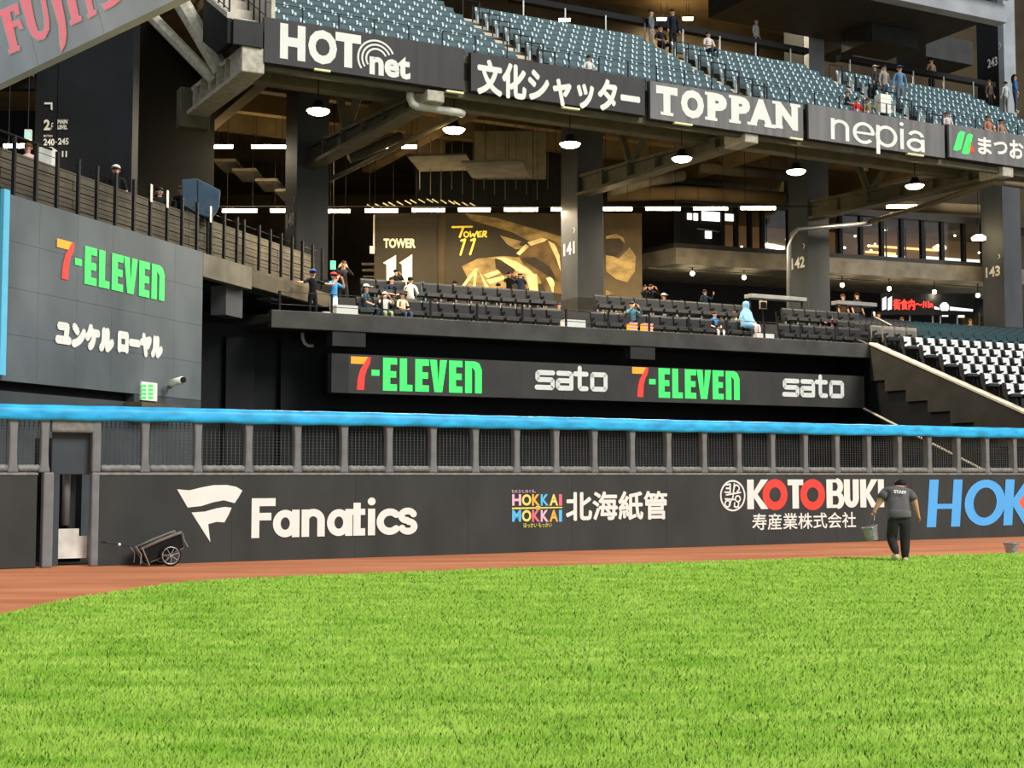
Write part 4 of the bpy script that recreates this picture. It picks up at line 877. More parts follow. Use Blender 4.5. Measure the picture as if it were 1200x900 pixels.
lbox(Q, Q.a(1130, 0, 375), Q.a(1180, 0, 375), .35, .7, 8.3, Q.z(1150, 370)).build('side_panel', 'brown', kk)
# standing counters behind the seats
for x0, x1, y, lab, d in ((880, 945, 348.5, 'long pale standing counter left of column 142', 6.6), (982, 1027, 355.5, 'short grey standing counter right of column 142', 6.6)):
    t = thing('standing_counter', lab, 'counter', SF.P(sa((x0+x1)/2, d), d, 8.3)); z = SF.z((x0+x1)/2, y+1, d)
    lbox(SF, sa(x0, d), sa(x1, d), d, d+.5, z-.05, z+.12).build('counter_top', 'metal', t, bevel=.01)
    for q_ in (sa(x0, d)+.1, sa(x1, d)-.1): lbox(SF, q_-.03, q_+.03, d+.2, d+.26, 7.4, z).build('leg', 'darkmetal', t)

# ------------------------------------------------------------------ upper concourse behind the teal seats
for no, x0, x1, xt in ((242, 948, 966, 937), (243, 1176.5, 1190, 1163)):
    A0, A1 = sa(x0, 12.4, 60), sa(x1, 12.4, 60)
    c = thing('upper_column', 'grey lit column above the upper seats marked %s' % (no if no == 242 else '2'), 'column', SF.P(A0, 13, ZT))
    lbox(SF, A0, A1, 12.4, 12.8, ZT, 31).build('shaft', 'ucolumn', c, bevel=.01)  # daylight on the column front is put into this pale colour
    lbox(SF, A0-.02, A1-.1, 12.8, 14.3, ZT, 31).build('side_panel', 'blackwall', c)
    s1 = np.array(SF.P(A0-.04, 14.3, 0)); FLs = Surf(s1, (-SF.n[0], -SF.n[1], 0), (0, 0, 1)); mb = MB()
    zc = 24.3 if no == 242 else 22.2
    ty = {242: 31, 243: 73}[no]; r_ = FLs.hit(xt, ty); v, f = text2d(str(no), .03)
    lay(mb, FLs, (r_[0]-.35, r_[0]+.35, r_[1]-.25, r_[1]+.25), v, f); J = Ink(); J.line([(0, 1), (.5, .5), (0, 0)], .16, False); lay(mb, FLs, (r_[0]+.5, r_[0]+.65, r_[1]+.6, r_[1]+.95), [(x/.5, y, k) for x, y, k in J.v], J.f)
    mb.build('number_lettering', 'white', c)
zrl = SF.z(640, 3, 8.0)
ur = thing('upper_counter_rail', 'dark drink counter rail on posts behind the upper seats', 'railing', SF.P(0, 8, ZT))
for x0, x1 in ((600, 948), (985, 1166)):
    lbox(SF, sa(x0, 8, 30), sa(x1, 8, 60), 8, 8.35, zrl-.14, zrl+.1).build('counter_board', 'black', ur)
    a = sa(x0, 8, 30)+.5
    while a < sa(x1, 8, 60):
        lbox(SF, a-.03, a+.03, 7.95, 8.01, ZT, zrl-.1).build('post', 'metal', ur); a += 1.95
o = lbox(SF, SL-8, SR, 18, 18.3, ZT, ZT+8).build('wall_upper_back', 'brown'); o['kind'] = 'structure'
o = lbox(SF, SL-8, SR, 6.8, 18.3, 25.6, 26.0).build('ceiling_upper', 'soffit'); o['kind'] = 'structure'
for k, (x, y) in enumerate(((1000, 60),)): pass
o = lbox(SF, sa(1020, 5, 20)-1, SR, 5.0, 5.6, SF.z(1200, 31, 5), SF.z(1200, 10, 5)).build('roof_edge_beam', 'ucolumn', bevel=.02); tag(o, 'light grey roof edge beam crossing the upper right corner, lower band', 'beam')
o = lbox(SF, sa(1020, 5, 20)-1, SR, 4.6, 5.0, SF.z(1200, 6, 5), SF.z(1200, -30, 5)).build('roof_edge_beam', 'fujigrey', bevel=.02); tag(o, 'light grey roof edge beam in the upper right corner, upper band', 'beam')
o = lbox(SF, sa(930, 6), SR, 5.6, 12, SF.z(1200, 20, 5), SF.z(1200, -10, 5)).build('ceiling_roof', 'charcoal'); o['kind'] = 'structure'
for k, (x0, x1, y, d) in enumerate(((1022, 1075, 35, 9), (985, 1010, 45, 14), (1085, 1140, 55, 13))):
    A, z = SF.hit(x0, y, d); o = lbox(SF, A, sa(x1, d, y), d, d+2.2, z-.5, z+.8).build('air_duct', 'charcoal'); tag(o, ('dark grey duct box under the roof above the nepia board', 'brown duct box right of column 242', 'long brown duct right of the dark grey duct box')[k], 'duct')
# cream wall behind the stair at the upper left
o = lbox(SF, SL+.5, sa(500, 8, 10), 7.4, 7.6, ZT-.5, ZT+2.4).build('wall_upper_left', 'cream'); o['kind'] = 'structure'

# ------------------------------------------------------------------ lower bowl at the right
s0 = sa(1022, 1, 405)
RB, DB, N_ = .42, 1.0, 13
bw = thing('bowl_side_wall', 'dark concrete side wall with slanting pale coping below the white seats', 'wall', SF.P(s0, -4, 0))
edge = lambda d: zf1+(d-1)*(.40)
topP = [(1.0, edge(1)), (-11, edge(-11))]
pts = [(1, edge(1)-.02), (-11, edge(-11)-.02)]
low = []
d = -11; i = 0
stepd = 1.12
while d < 1-1e-6:
    dn = min(1, d+stepd); zz_ = edge(d)-1.15
    low += [(d, zz_), (dn, zz_)]; d = dn
pf = pts+low
MB().prism([SF.P(s0-.12, d_, z_) for d_, z_ in pf], [SF.P(s0+.2, d_, z_) for d_, z_ in pf]).build('upper_wall', 'flank', bw)
MB().hexa([SF.P(s0+e, d_, z_) for z_ in (0,) for e, d_ in ((-.0, -11), (.2, -11), (.2, 3.2), (-.0, 3.2))]+[SF.P(s0+e, d_, edge(d_)-.1) for e, d_ in ((-.0, -11), (.2, -11), (.2, 3.2), (-.0, 3.2))]).build('lower_wall', 'blackwall', bw)
MB().hexa([SF.P(s0+e, d_, edge(d_)-.03) for e, d_ in ((-.16, -11), (.24, -11), (.24, 1), (-.16, 1))]+[SF.P(s0+e, d_, edge(d_)+.05) for e, d_ in ((-.16, -11), (.24, -11), (.24, 1), (-.16, 1))]).build('coping', 'cream', bw)
o = MB().tube([SF.P(s0-.3, d_, edge(d_)-2.62) for d_ in (1.2, -8.5)], .045, 6).build('slanting_rail', 'cream'); tag(o, 'thin pale slanting rail behind the fence mesh at the right', 'rail')
for i in range(13):
    d_ = 1-DB*i; z_ = 6.55-RB*i
    o = lbox(SF, s0+.2, s0+26, d_-DB, d_, z_-RB-.3, z_).build('floor_bowl_step', 'charcoal'); o['kind'] = 'structure'
for i in range(8):
    d_ = 1+DB*i; z_ = 6.55+.2*(i+1)
    o = lbox(SF, s1022+.2, s0+26, d_, d_+DB, z_-.5, z_).build('floor_bowl_step', 'charcoal'); o['kind'] = 'structure'

# small things: strips under the boards, hand rail, framed menu, exit sign, wall box
for x0, x1, y, w_ in ((368, 387, 81, 'HOT net board'), (523, 543, 106.5, 'right end of the first board'), (659, 679, 125.5, 'second board'), (790, 811, 143.7, 'left letters of TOPPAN'), (925, 940, 161.5, 'right end of the third board'), (1063, 1082, 180, 'fourth board')):
    a0, z = SF.hit(x0, y, .02); o = lbox(SF, a0, sa(x1, .02, y), -.02, .12, z-.03, z+.03).build('light_strip', 'cream_print'); tag(o, 'short pale light strip under the '+w_, 'light strip')
o = MB().tube([SF.P(sa(1024, 2.4, 360), 2.4, SF.z(1024, 366, 2.4)), SF.P(sa(1025, 2.3, 360), 2.3, SF.z(1025, 372, 2.3)), SF.P(sa(1050, 3.2, 380), 3.2, SF.z(1050, 385, 3.2))], .05, 6).build('hand_rail', 'cream', smooth=True); tag(o, 'pale slanting hand rail at the corner between black and grey seats', 'rail')
t = thing('framed_menu', 'small framed menu sign beside the long pale standing counter', 'sign', SF.P(sa(894, 7.4), 7.4, 8.3))
lbox(SF, sa(890, 7.4), sa(898, 7.4), 7.4, 7.46, SF.z(894, 362, 7.4), SF.z(894, 352.5, 7.4)).build('frame', 'cream', t); lbox(SF, sa(891, 7.4), sa(897, 7.4), 7.38, 7.4, SF.z(894, 361, 7.4), SF.z(894, 353.5, 7.4)).build('print', 'brown', t)
lbox(SF, sa(893.5, 7.4), sa(894.5, 7.4), 7.41, 7.45, 8.0, SF.z(894, 362, 7.4)).build('stand', 'darkmetal', t)
Z_ = Frame(0, 60, 0); t = thing('exit_sign', 'lit green exit sign hanging above the people beside column 140', 'sign', (Z_.a(390, 0, 310), 60, 10))
lbox(Z_, Z_.a(387, 0, 310), Z_.a(393, 0, 310), 0, .1, Z_.z(390, 315.5), Z_.z(390, 305.5)).build('sign_box', 'exitgreen', t); MB().tube([Z_.P(Z_.a(390, 0, 310), .05, Z_.z(390, 306)), Z_.P(Z_.a(390, 0, 310), .05, 18.3)], .02, 4).build('hanger', 'darkmetal', t)
t = thing('wall_box', 'pale switch box with thin conduit at the left edge of the TOWER 11 wall', 'box', (CF.a(435.5), 65.8, 11))
lbox(CF, CF.a(433), CF.a(438.5), -.15, .1, CF.z(435, 297.5), CF.z(435, 289)).build('box', 'cream', t); MB().tube([CF.P(CF.a(437.5), -.05, CF.z(437, 289)), CF.P(CF.a(437.5), -.05, CF.z(437, 252))], .04, 6).build('conduit', 'cream', t)
for k, (y0, y1) in enumerate(((308, 311), (314, 317), (321, 323))):
    o = lbox(CF, CF.a(415), CF.a(438), 3+k*.3, 3.2+k*.3, CF.z(420, y1, 3), CF.z(420, y0, 3)).build('pipe_shelf', 'conc'); tag(o, 'horizontal brown pipe left of the TOWER 11 wall, %s of three' % ('top', 'middle', 'bottom')[k], 'pipe')

o = lbox(Frame(0, 67.5, 0), Frame(0, 67.5, 0).a(486, 0, 220), Frame(0, 67.5, 0).a(660, 0, 220), 0, .3, Frame(0, 67.5, 0).z(560, 240), 18.3).build('dark_void_sheet', 'black'); o['kind'] = 'structure'  # black sheet added to stand for the dark void above the mural
for k in range(13):
    x = 492+12.5*k; T_ = Frame(0, 61, 0); a = T_.a(x, 0, 215)
    o = MB().tube([(a, 61, 18.3), (a, 61, T_.z(x, 222+6*(k % 3)))], .018, 4).build('hanging_rod', 'steel'); tag(o, 'thin rod hanging in the dark void above the mural, %s from left' % ('1st 2nd 3rd 4th 5th 6th 7th 8th 9th 10th 11th 12th 13th'.split()[k]), 'rod', 'rods hanging above the mural')
for k, (x0, y0, x1, y1, dd, r, m) in enumerate(((716, 222, 800, 205, 16, .3, 'conc'), (790, 213, 905, 226, 18, .35, 'steel'), (820, 196, 925, 206, 15, .28, 'concdark'), (985, 238, 1150, 246, 17, .3, 'soffit'), (410, 186, 470, 160, 14, .22, 'concdark'))):
    P0 = SF.hit(x0, y0, dd); P1 = SF.hit(x1, y1, dd)
    o = MB().tube([SF.P(P0[0], dd, P0[1]), SF.P(P1[0], dd, P1[1])], r, 12).build('air_pipe', m, smooth=True); tag(o, ('pale duct slanting up right of column 141', 'olive duct above the tubes between columns 141 and 142', 'upper dark duct between columns 141 and 142', 'brown duct above the mezzanine windows at the right', 'dark duct right of column 140')[k], 'duct')
# ------------------------------------------------------------------ seats
def prof(mb, pts, x0, x1): return mb.prism([(x0, y, z) for y, z in pts], [(x1, y, z) for y, z in pts])
def seat_meshes(kind):
    P = {'teal': dict(b='teal', p='tealdark', k='bracket'), 'green': dict(b='tealdark', p='teal', k='tealdark'), 'white': dict(b='seatwhite', p='seatback', k='darkmetal'), 'black': dict(b='seatback', p='seatblack', k='darkmetal'), 'grey': dict(b='seatgrey', p='seatback', k='darkmetal')}[kind]
    w = .225 if kind == 'teal' else .26
    out = []
    m = MB()
    if kind in ('teal', 'green'): prof(m, [(.10, .40), (.15, .40), (.19, .62), (.26, .86), (.20, .88), (.13, .62)], -w, w)
    else: prof(m, [(.08, .40), (.17, .40), (.24, .84), (.22, .90), (.15, .90), (.12, .84)], -w, w)
    out.append(('backrest', m, P['b']))
    m = MB()
    if kind in ('teal', 'green'): prof(m, [(-.03, .36), (.04, .34), (.10, .60), (.10, .68), (.03, .68), (-.01, .55)], -w+.02, w-.02)
    elif kind == 'white': prof(m, [(-.22, .40), (.1, .36), (.1, .46), (-.2, .5)], -w+.02, w-.02)
    else: prof(m, [(-.20, .38), (.1, .34), (.12, .46), (-.18, .52)], -w+.02, w-.02)
    out.append(('seat_pan', m, P['p']))
    m = MB()
    if kind == 'teal': prof(m, [(-.04, 0), (.08, 0), (.12, .45), (.24, .86), (.17, .86), (.10, .68), (-.15, .68), (-.16, .58), (-.04, .5)], -.31, -.245)
    else: prof(m, [(-.12, 0), (.0, 0), (.08, .5), (.08, .66), (-.18, .66), (-.18, .6), (-.04, .56)], -.305, -.27)
    out.append(('armrest', m, P['k']))
    if kind == 'white':
        m = MB(); prof(m, [(.05, .47), (.09, .47), (.135, .84), (.16, .88), (.13, .88), (.10, .84)], -.17, .17); out.append(('seat_cover', m, 'seatwhite')); out[0] = ('backrest', out[0][1], 'seatback')
        m = MB(); prof(m, [(-.20, .505), (.04, .475), (.04, .485), (-.20, .515)], -.15, .15); out.append(('pan_cover', m, 'seatwhite'))
    if kind == 'black':
        m = MB(); m.box(W0, -.315, -.26, -.14, -.10, .14, .30); out.append(('foot_plate', m, 'metal'))
    return out
def mesh_of(parts):
    r = []
    for n_, m, mt in parts:
        me = bpy.data.meshes.new(n_); me.from_pydata(m.v, [], m.f); me.update(); me.materials.append(MATS[mt]); r.append((n_, me, m, mt))
    return r
SEAT = {k: mesh_of(seat_meshes(k)) for k in ('teal', 'green', 'white', 'black', 'grey')}
def put_seat(kind, p, label, group, name):
    e = bpy.data.objects.new(name, None); e.location = [float(c) for c in p]; e.rotation_euler = (0, 0, SF.ang); e.empty_display_size = .2
    e['label'] = label; e['category'] = 'seat'; e['group'] = group; COL.objects.link(e)
    for n_, me, m, mt in SEAT[kind]:
        o = bpy.data.objects.new(n_, me); o.parent = e; COL.objects.link(o)
def project(p):
    x, y, z = p[0], p[1], p[2]-EYE; zc = y*cos(TH)+z*sin(TH); yc = -y*sin(TH)+z*cos(TH)
    return 600+FPX*x/zc, 450-FPX*yc/zc, zc
ORD = lambda n: '%d%s' % (n, 'th' if 10 <= n % 100 <= 20 else {1: 'st', 2: 'nd', 3: 'rd'}.get(n % 10, 'th'))
ROWN = ['front', 'second', 'third', 'fourth', 'fifth', 'sixth', 'seventh', 'top']
ais = [sa(309, .3, 40)+.0, sa(636, .3, 75), sa(888, .3, 110), sa(1096, .3, 140), SR+.6]
blocks = ['left of first aisle', 'between first and second aisles', 'between second and third aisles', 'right of third aisle']
teal = []
for b in range(4):
    s_a = ais[b]+(.9 if b else .55); s_b = ais[b+1]-.9; nn_ = int((s_b-s_a)/.555)+1
    for i in range(8):
        vis = []
        for k in range(nn_):
            p = SF.P(s_a+k*.555, .26+DEP*i+.45, zr_[i]); x, y, zc = project((p[0], p[1], p[2]+.6))
            if -8 < x < 1212 and y > -12: vis.append((p, zc))
        for k, (p, zc) in enumerate(vis): teal.append((zc, p, 'teal folding seat, %s from left, %s row, %s' % (ORD(k+1), ROWN[i], blocks[b])))
teal.sort(key=lambda t: t[0])
for zc, p, lab in teal[:300]: put_seat('teal', p, lab, 'teal seats of the upper deck', 'teal_seat')
rest = teal[300:]
if rest:
    far = {}
    for n_, me, m, mt in SEAT['teal']:
        mb = MB()
        for zc, p, lab in rest:
            c, s_ = cos(SF.ang), sin(SF.ang); mb.add([(p[0]+v[0]*c-v[1]*s_, p[1]+v[0]*s_+v[1]*c, p[2]+v[2]) for v in m.v], m.f)
        far[n_] = (mb, mt)
    mm = MB(); mats_ = []; fi = []
    for j, (n_, (mb, mt)) in enumerate(far.items()): mm.add(mb.v, mb.f); mats_.append(mt); fi += [j]*len(mb.f)
    o = mm.build('teal_seating', mats_); o.data.polygons.foreach_set('material_index', fi)
    tag(o, 'mass of small teal seats at the far right end of the upper deck', 'seats', kind='stuff')
# aisle stairs with rails
for b in (1, 2, 3):
    t = thing('aisle_stair', 'pale aisle stair between the teal seats, %s aisle from the left' % ('first', 'second', 'third')[b-1], 'stair', SF.P(ais[b], .3, F0))
    for i in range(16):
        lbox(SF, ais[b]-.6, ais[b]+.6, .3+.425*i, .3+.425*(i+1)+.02, F0+.26*i-.2, F0+.26*i+.03).build('step', 'cream', t)
    for i in range(8):
        for q in (-.1, .6):
            d = .5+.85*i; lbox(SF, ais[b]+q-.02, ais[b]+q+.02, d, d+.04, F0+.52*i, F0+.52*i+.95).build('handrail_post', 'darkmetal', t)
        z = F0+.52*i
        MB().tube([SF.P(ais[b]-.1, .5+.85*i, z+.93), SF.P(ais[b]+.6, .5+.85*i, z+.93)], .02, 5).build('handrail', 'darkmetal', t)
ufr = thing('upper_front_railing', 'thin black front railing above the sign boards of the upper deck', 'railing', SF.P(0, .3, F0))
s_ = sa(311, .2, 30)
while s_ < SR: lbox(SF, s_-.018, s_+.018, .2, .24, F0, F0+.95).build('post', 'darkmetal', ufr); s_ += 1.2
MB().tube([SF.P(sa(311, .2, 30), .22, F0+.95), SF.P(SR, .22, F0+.95)], .012, 5).build('rail', 'darkmetal', ufr)

# black seats on the main deck
o = lbox(SF, s318+3, s1022, 1.35, 3.3, 6.5, 6.66).build('floor_row_step', 'charcoal'); o['kind'] = 'structure'
o = lbox(SF, s318+3, s1022+2, 3.3, 6.0, 6.5, 7.66).build('floor_row_step', 'charcoal'); o['kind'] = 'structure'
o = lbox(SF, s318-2, s1022+2, 6.0, 9.0, 6.5, 8.0).build('floor_row_step', 'charcoal'); o['kind'] = 'structure'
def row(px0, px1, d, z, rown, blk, skip=()):
    a = sa(px0, d, 365); e = sa(px1, d, 365); k = 0
    while a < e-.3:
        k += 1
        put_seat('black', SF.P(a, d, z), 'black padded seat, %s from left, %s row, %s' % (ORD(k), rown, blk), 'black seats on the main deck', 'black_seat'); a += .6
BK = [(428, 660, 'left of column 141'), (702, 888, 'right of column 141'), (921, 1018, 'beside the white seats')]
for x0, x1, blk in BK:
    row(x0, x1, 2.1, 6.66, 'front', blk); row(x0+4, x1, 4.5, 7.66, 'second', blk)
row(924, 1019, 6.9, 8.0, 'third', BK[2][2])
row(505, 650, 6.9, 8.0, 'third', BK[0][2])
row(712, 880, 6.9, 8.0, 'third', BK[1][2])
for x0, x1, y, lab in ((487, 523, 353, 'left of the mural reveal'), (521, 562, 355, 'below the script lettering'), (574, 615, 359, 'below the painted cap'), (631, 655, 361, 'next to column 141'), (702, 728, 366, 'right of column 141'), (752, 775, 369, 'right of the plaid shirt'), (800, 818, 372, 'left of the blue shirt')):
    z = SF.z(x0, y, 3.25); o = lbox(SF, sa(x0, 3.2), sa(x1, 3.2), 3.1, 3.4, z-.05, z).build('drink_shelf', 'armend'); tag(o, 'thin pale edged drink shelf between the black seat rows, %s' % lab, 'shelf')
    
for x0, x1, y0, y1, lab in ((663, 686, 374, 387, 'pale aisle step at the deck edge before column 141'), (379, 388, 365, 371, 'small pale step at the deck edge left of the blue patterned shirt'), (395, 420, 357, 371, 'pale double step at the deck edge between standing and seated people'), (889, 906, 390.5, 397, 'pale low box at the deck edge right of the blue blanket')):
    z0 = zf1-.15; z1 = SF.z(x0, y0, 1.5); o = lbox(SF, sa(x0, 1.5), sa(x1, 1.5), 1.5, 2.0, z0-.2, z1).build('aisle_step', 'white'); tag(o, lab, 'step')
# bowl seats at the right
def zrow(j): return 6.55-RB*j-RB if j >= 0 else 6.55+.2*(-j)
for j in range(-7, 9):
    d = 1-DB*j-DB*.45 if j >= 0 else 1+DB*(-j-1)+.45
    z = 6.55-RB*j if j >= 0 else 6.55+.2*(-j)
    k = 0; a = s0+.55 if j >= 0 else s1022+.8
    rn = ('%s row below the deck edge line' % ORD(j+1)) if j >= 0 else ('%s row above the deck edge line' % ORD(-j))
    while True:
        p = SF.P(a, d, z); x, y, zc = project((p[0], p[1], p[2]+.5)); a += .62
        if x > 1214: break
        k += 1
        kind = 'white'
        if j < 0: kind = ('black' if x < 1076-(-j)*2 else 'green')  # black and grey near the deck: shade put into the seat colour
        if j == 0: kind = 'grey' if x < 1085 else 'green'
        if j == -1: kind = 'grey' if x < 1080 else 'green'
        if j == 1 and x < 1062: kind = 'grey'
        lab = {'white': 'white seat', 'green': 'dark green seat', 'black': 'black seat', 'grey': 'dull grey seat'}[kind]
        put_seat(kind, p, '%s, %s, %s from left' % (lab, rn, ORD(k)), 'seats of the lower bowl at the right', kind+'_seat')
# ------------------------------------------------------------------ people
def skin_mesh(J, E, root=0, sub=1):
    """grow one continuous surface over a skeleton; J: name -> (x,y,z,r), E: (a,b,zone)"""
    names = list(J); idx = {n: i for i, n in enumerate(names)}
    me = bpy.data.meshes.new('body'); me.from_pydata([J[n][:3] for n in names], [(idx[a], idx[b]) for a, b, _ in E], []); me.update()
    ob = bpy.data.objects.new('body', me); COL.objects.link(ob)
    ob.modifiers.new('Skin', 'SKIN').branch_smoothing = .3
    sv = me.skin_vertices[0].data
    for i, n in enumerate(names):
        r = J[n][3]; sv[i].radius = (r, r) if not isinstance(r, tuple) else r; sv[i].use_root = (i == root)
    ob.modifiers.new('Sub', 'SUBSURF').levels = sub; ob.modifiers['Sub'].render_levels = sub
    bpy.context.view_layer.update()
    out = bpy.data.meshes.new_from_object(ob.evaluated_get(bpy.context.evaluated_depsgraph_get()))
    bpy.data.objects.remove(ob); bpy.data.meshes.remove(me)
    n = len(out.polygons); C = np.empty(n*3); out.polygons.foreach_get('center', C); C = C.reshape(n, 3)
    best = np.full(n, 1e9); z = np.zeros(n, int)
    for a, b, zone in E:
        A, B = np.array(J[a][:3]), np.array(J[b][:3]); AB = B-A; t = np.clip(((C-A)@AB)/max(1e-9, AB@AB), 0, 1)
        ra = J[a][3] if not isinstance(J[a][3], tuple) else max(J[a][3]); rb = J[b][3] if not isinstance(J[b][3], tuple) else max(J[b][3])
        dd = np.linalg.norm(C-(A+t[:, None]*AB), axis=1)-(ra+(rb-ra)*t)*.9
        m = dd < best; best[m] = dd[m]; z[m] = zone
    pz = J['pelvis'][2]; z[(C[:, 2] < pz-.03) & (z == 1) & (np.abs(C[:, 0]) < .3)] = 2
    V = np.empty(len(out.vertices)*3); out.vertices.foreach_get('co', V)
    return V.reshape(-1, 3), [tuple(p.vertices) for p in out.polygons], list(z)
def hand(mb_v, mb_f, mb_z, w, h, side, curl=.5):
    """palm and five fingers at the end of an arm"""
    w = np.array(w); h = np.array(h); f = h-w; f = f/(np.linalg.norm(f)+1e-9); s = np.cross(f, (0, 1, 0)); s = s/(np.linalg.norm(s)+1e-9); t = np.cross(s, f)
    m = MB(); m.tube([w, w+f*.045, h+f*.03], .034, 6, r2=.03)
    for k in range(4):
        b = h+f*.02+t*(k-1.5)*.02; L_ = (.07, .08, .075, .058)[k]; m1 = b+f*L_*.5+s*side*curl*.012; m2 = b+f*L_*.9+s*side*curl*.045; m.tube([b, m1, m2], .0095, 5, r2=.007)
    b = w+f*.04+t*-.03; m.tube([b, b+f*.035-t*.025, b+f*.07-t*.03], .011, 5, r2=.008)
    n = len(mb_v); mb_v += m.v; mb_f += [tuple(i+n for i in q) for q in m.f]; mb_z += [0]*len(m.f)
def skeleton(pose):
    sit = pose.startswith('sit'); dz = -.42 if sit else 0
    J = {}; A = lambda n, x, y, z, r: J.__setitem__(n, (x, y, z, r))
    A('pelvis', 0, .0, .95+dz, .15); A('belly', 0, 0, 1.1+dz, .135); A('chest', 0, .0, 1.3+dz, .15); A('top', 0, .01, 1.44+dz, .10); A('neck', 0, .0, 1.52+dz, .055); A('jaw', 0, -.02, 1.59+dz, .075); A('head', 0, 0, 1.66+dz, .098); A('crown', 0, .01, 1.72+dz, .06)
    for s, S in ((-1, 'l'), (1, 'r')):
        A(S+'sh', s*.19, .01, 1.42+dz, .068)
        if sit: A(S+'hip', s*.10, -.05, .5, .088); A(S+'knee', s*.14, -.45, .52, .062); A(S+'ankle', s*.13, -.45, .10, .042); A(S+'toe', s*.14, -.60, .05, .038)
        else: A(S+'hip', s*.09, 0, .86, .095); A(S+'knee', s*.10, -.02, .48, .062); A(S+'ankle', s*.10, 0, .10, .043); A(S+'toe', s*.11, -.15, .05, .04)
        if pose.endswith('rail'): e, w, h = (s*.38, -.1, 1.33), (s*.52, -.22, 1.31), (s*.58, -.24, 1.31)
        elif pose.endswith('up'): e, w, h = (s*.30, -.2, 1.30), (s*.13, -.28, 1.52), (s*.09, -.26, 1.6)
        elif pose.endswith('one') and s > 0: e, w, h = (.34, -.12, 1.3), (.34, -.26, 1.52), (.34, -.28, 1.6)
        elif sit: e, w, h = (s*.27, -.06, 1.16), (s*.15, -.27, 1.08), (s*.08, -.31, 1.07)
        else: e, w, h = (s*.26, .02, 1.14), (s*.27, -.08, .92), (s*.27, -.10, .84)
        A(S+'el', e[0], e[1], e[2]+dz, .046); A(S+'wr', w[0], w[1], w[2]+dz, .03); A(S+'ha', h[0], h[1], h[2]+dz, .03)
    return J
def edges(long=False):
    E = [('pelvis', 'belly', 1), ('belly', 'chest', 1), ('chest', 'top', 1), ('top', 'neck', 0), ('neck', 'jaw', 0), ('jaw', 'head', 0), ('head', 'crown', 0)]
    for S in 'lr': E += [('top', S+'sh', 1), (S+'sh', S+'el', 1), (S+'el', S+'wr', 1 if long else 0), (S+'wr', S+'ha', 0), ('pelvis', S+'hip', 2), (S+'hip', S+'knee', 2), (S+'knee', S+'ankle', 2), (S+'ankle', S+'toe', 3)]
    return E
_pc = {}
def body(pose, long):
    if (pose, long) not in _pc:
        J = skeleton(pose); v, f, z = skin_mesh(J, edges(long)); v = [tuple(q) for q in v]
        for S, s in (('l', -1), ('r', 1)): hand(v, f, z, J[S+'wr'][:3], J[S+'ha'][:3], s)
        # nose and ears
        m = MB(); hx, hy, hz = J['head'][:3]; m.tube([(hx, hy-.085, hz+.005), (hx, hy-.118, hz-.03), (hx, hy-.085, hz-.035)], .014, 5)
        for s in (-1, 1): m.ball((hx+s*.095, hy+.01, hz-.015), .012, .02, .03, 6, 4)
        n = len(v); v += m.v; f = list(f)+[tuple(i+n for i in q) for q in m.f]; z = list(z)+[0]*len(m.f)
        _pc[(pose, long)] = (v, f, z, J)
    return _pc[(pose, long)]
def person(px, ytop, fr, d, floor, pose, shirt, pants, hair, label, face=0, cap=None, long=False, group=None, fixed=None):
    v, f, z, J = body(pose, long); H = 1.77-(.42 if pose.startswith('sit') else 0)
    a, zt = fr.hit(px, ytop, d); sc = max(.82, min(1.1, (zt-floor)/H)); base = zt-H*sc
    if fixed: base = floor
    p = fr.P(a, d, base)
    t = thing('person', label, 'person', p, fr.ang+face, group=group); t.scale = (sc,)*3
    me = bpy.data.meshes.new('body'); me.from_pydata(v, [], f); me.update()
    for m in ('skin', cloth(shirt), cloth(pants), 'shoe'): me.materials.append(MATS[m] if isinstance(m, str) else m)
    me.polygons.foreach_set('material_index', z); me.polygons.foreach_set('use_smooth', [True]*len(f))
    o = bpy.data.objects.new('body', me); o.parent = t; COL.objects.link(o)
    hx, hy, hz = J['head'][:3]
    def child(mb, nm, m):
        q = bpy.data.meshes.new(nm); q.from_pydata(mb.v, [], mb.f); q.update(); q.materials.append(MATS[m] if isinstance(m, str) else m)
        q.polygons.foreach_set('use_smooth', [True]*len(q.polygons)); w_ = bpy.data.objects.new(nm, q); w_.parent = t; COL.objects.link(w_)
    m = MB(); m.ball((hx, hy+.02, hz+.035), .108, .11, .10, 10, 6, -.25, 1.0)
    if hair == 'long': m.tube([(hx, hy+.07, hz+.03), (hx, hy+.09, hz-.12), (hx, hy+.08, hz-.26)], .085, 8, r2=.06)
    child(m, 'hair', 'hairbrown' if hair == 'brown' else 'hairblack')
    m = MB()
    for s in (-1, 1): m.ball((hx+s*.035, hy-.09, hz-.002), .011, n=6, m=4)
    m.box(W0, hx-.025, hx+.025, hy-.098, hy-.085, hz-.066, hz-.058); child(m, 'face_features', 'hairblack')
    if cap:
        m = MB(); m.ball((hx, hy+.01, hz+.05), .118, .122, .105, 12, 5, .0, 1.0)
        m.box(W0, hx-.075, hx+.075, hy-.21, hy-.08, hz+.048, hz+.062); child(m, 'cap', cloth(cap))
    return t
NV, BK_, WH, CR, DT, BL, GY = (30, 36, 52), (26, 26, 28), (226, 226, 220), (222, 204, 170), (38, 66, 78), (70, 130, 190), (110, 112, 116)
M1 = 6.66
person(366.7, 316.5, SF, 1.75, 6.5, 'standrail', BK_, BK_, 'short', 'man in blue cap and black shirt, arms spread on the rail at the deck corner', cap=(40, 84, 140))
person(391, 320, SF, 2.0, 6.5, 'standup', (72, 150, 208), WH, 'short', 'person in blue patterned top beside the pale steps', face=.5, cap=(200, 60, 60))
person(402.5, 306, SF, 3.9, 6.9, 'standup', (40, 38, 40), BK_, 'long', 'woman with long black hair holding her hands up behind the blue top', face=-.4, long=True)
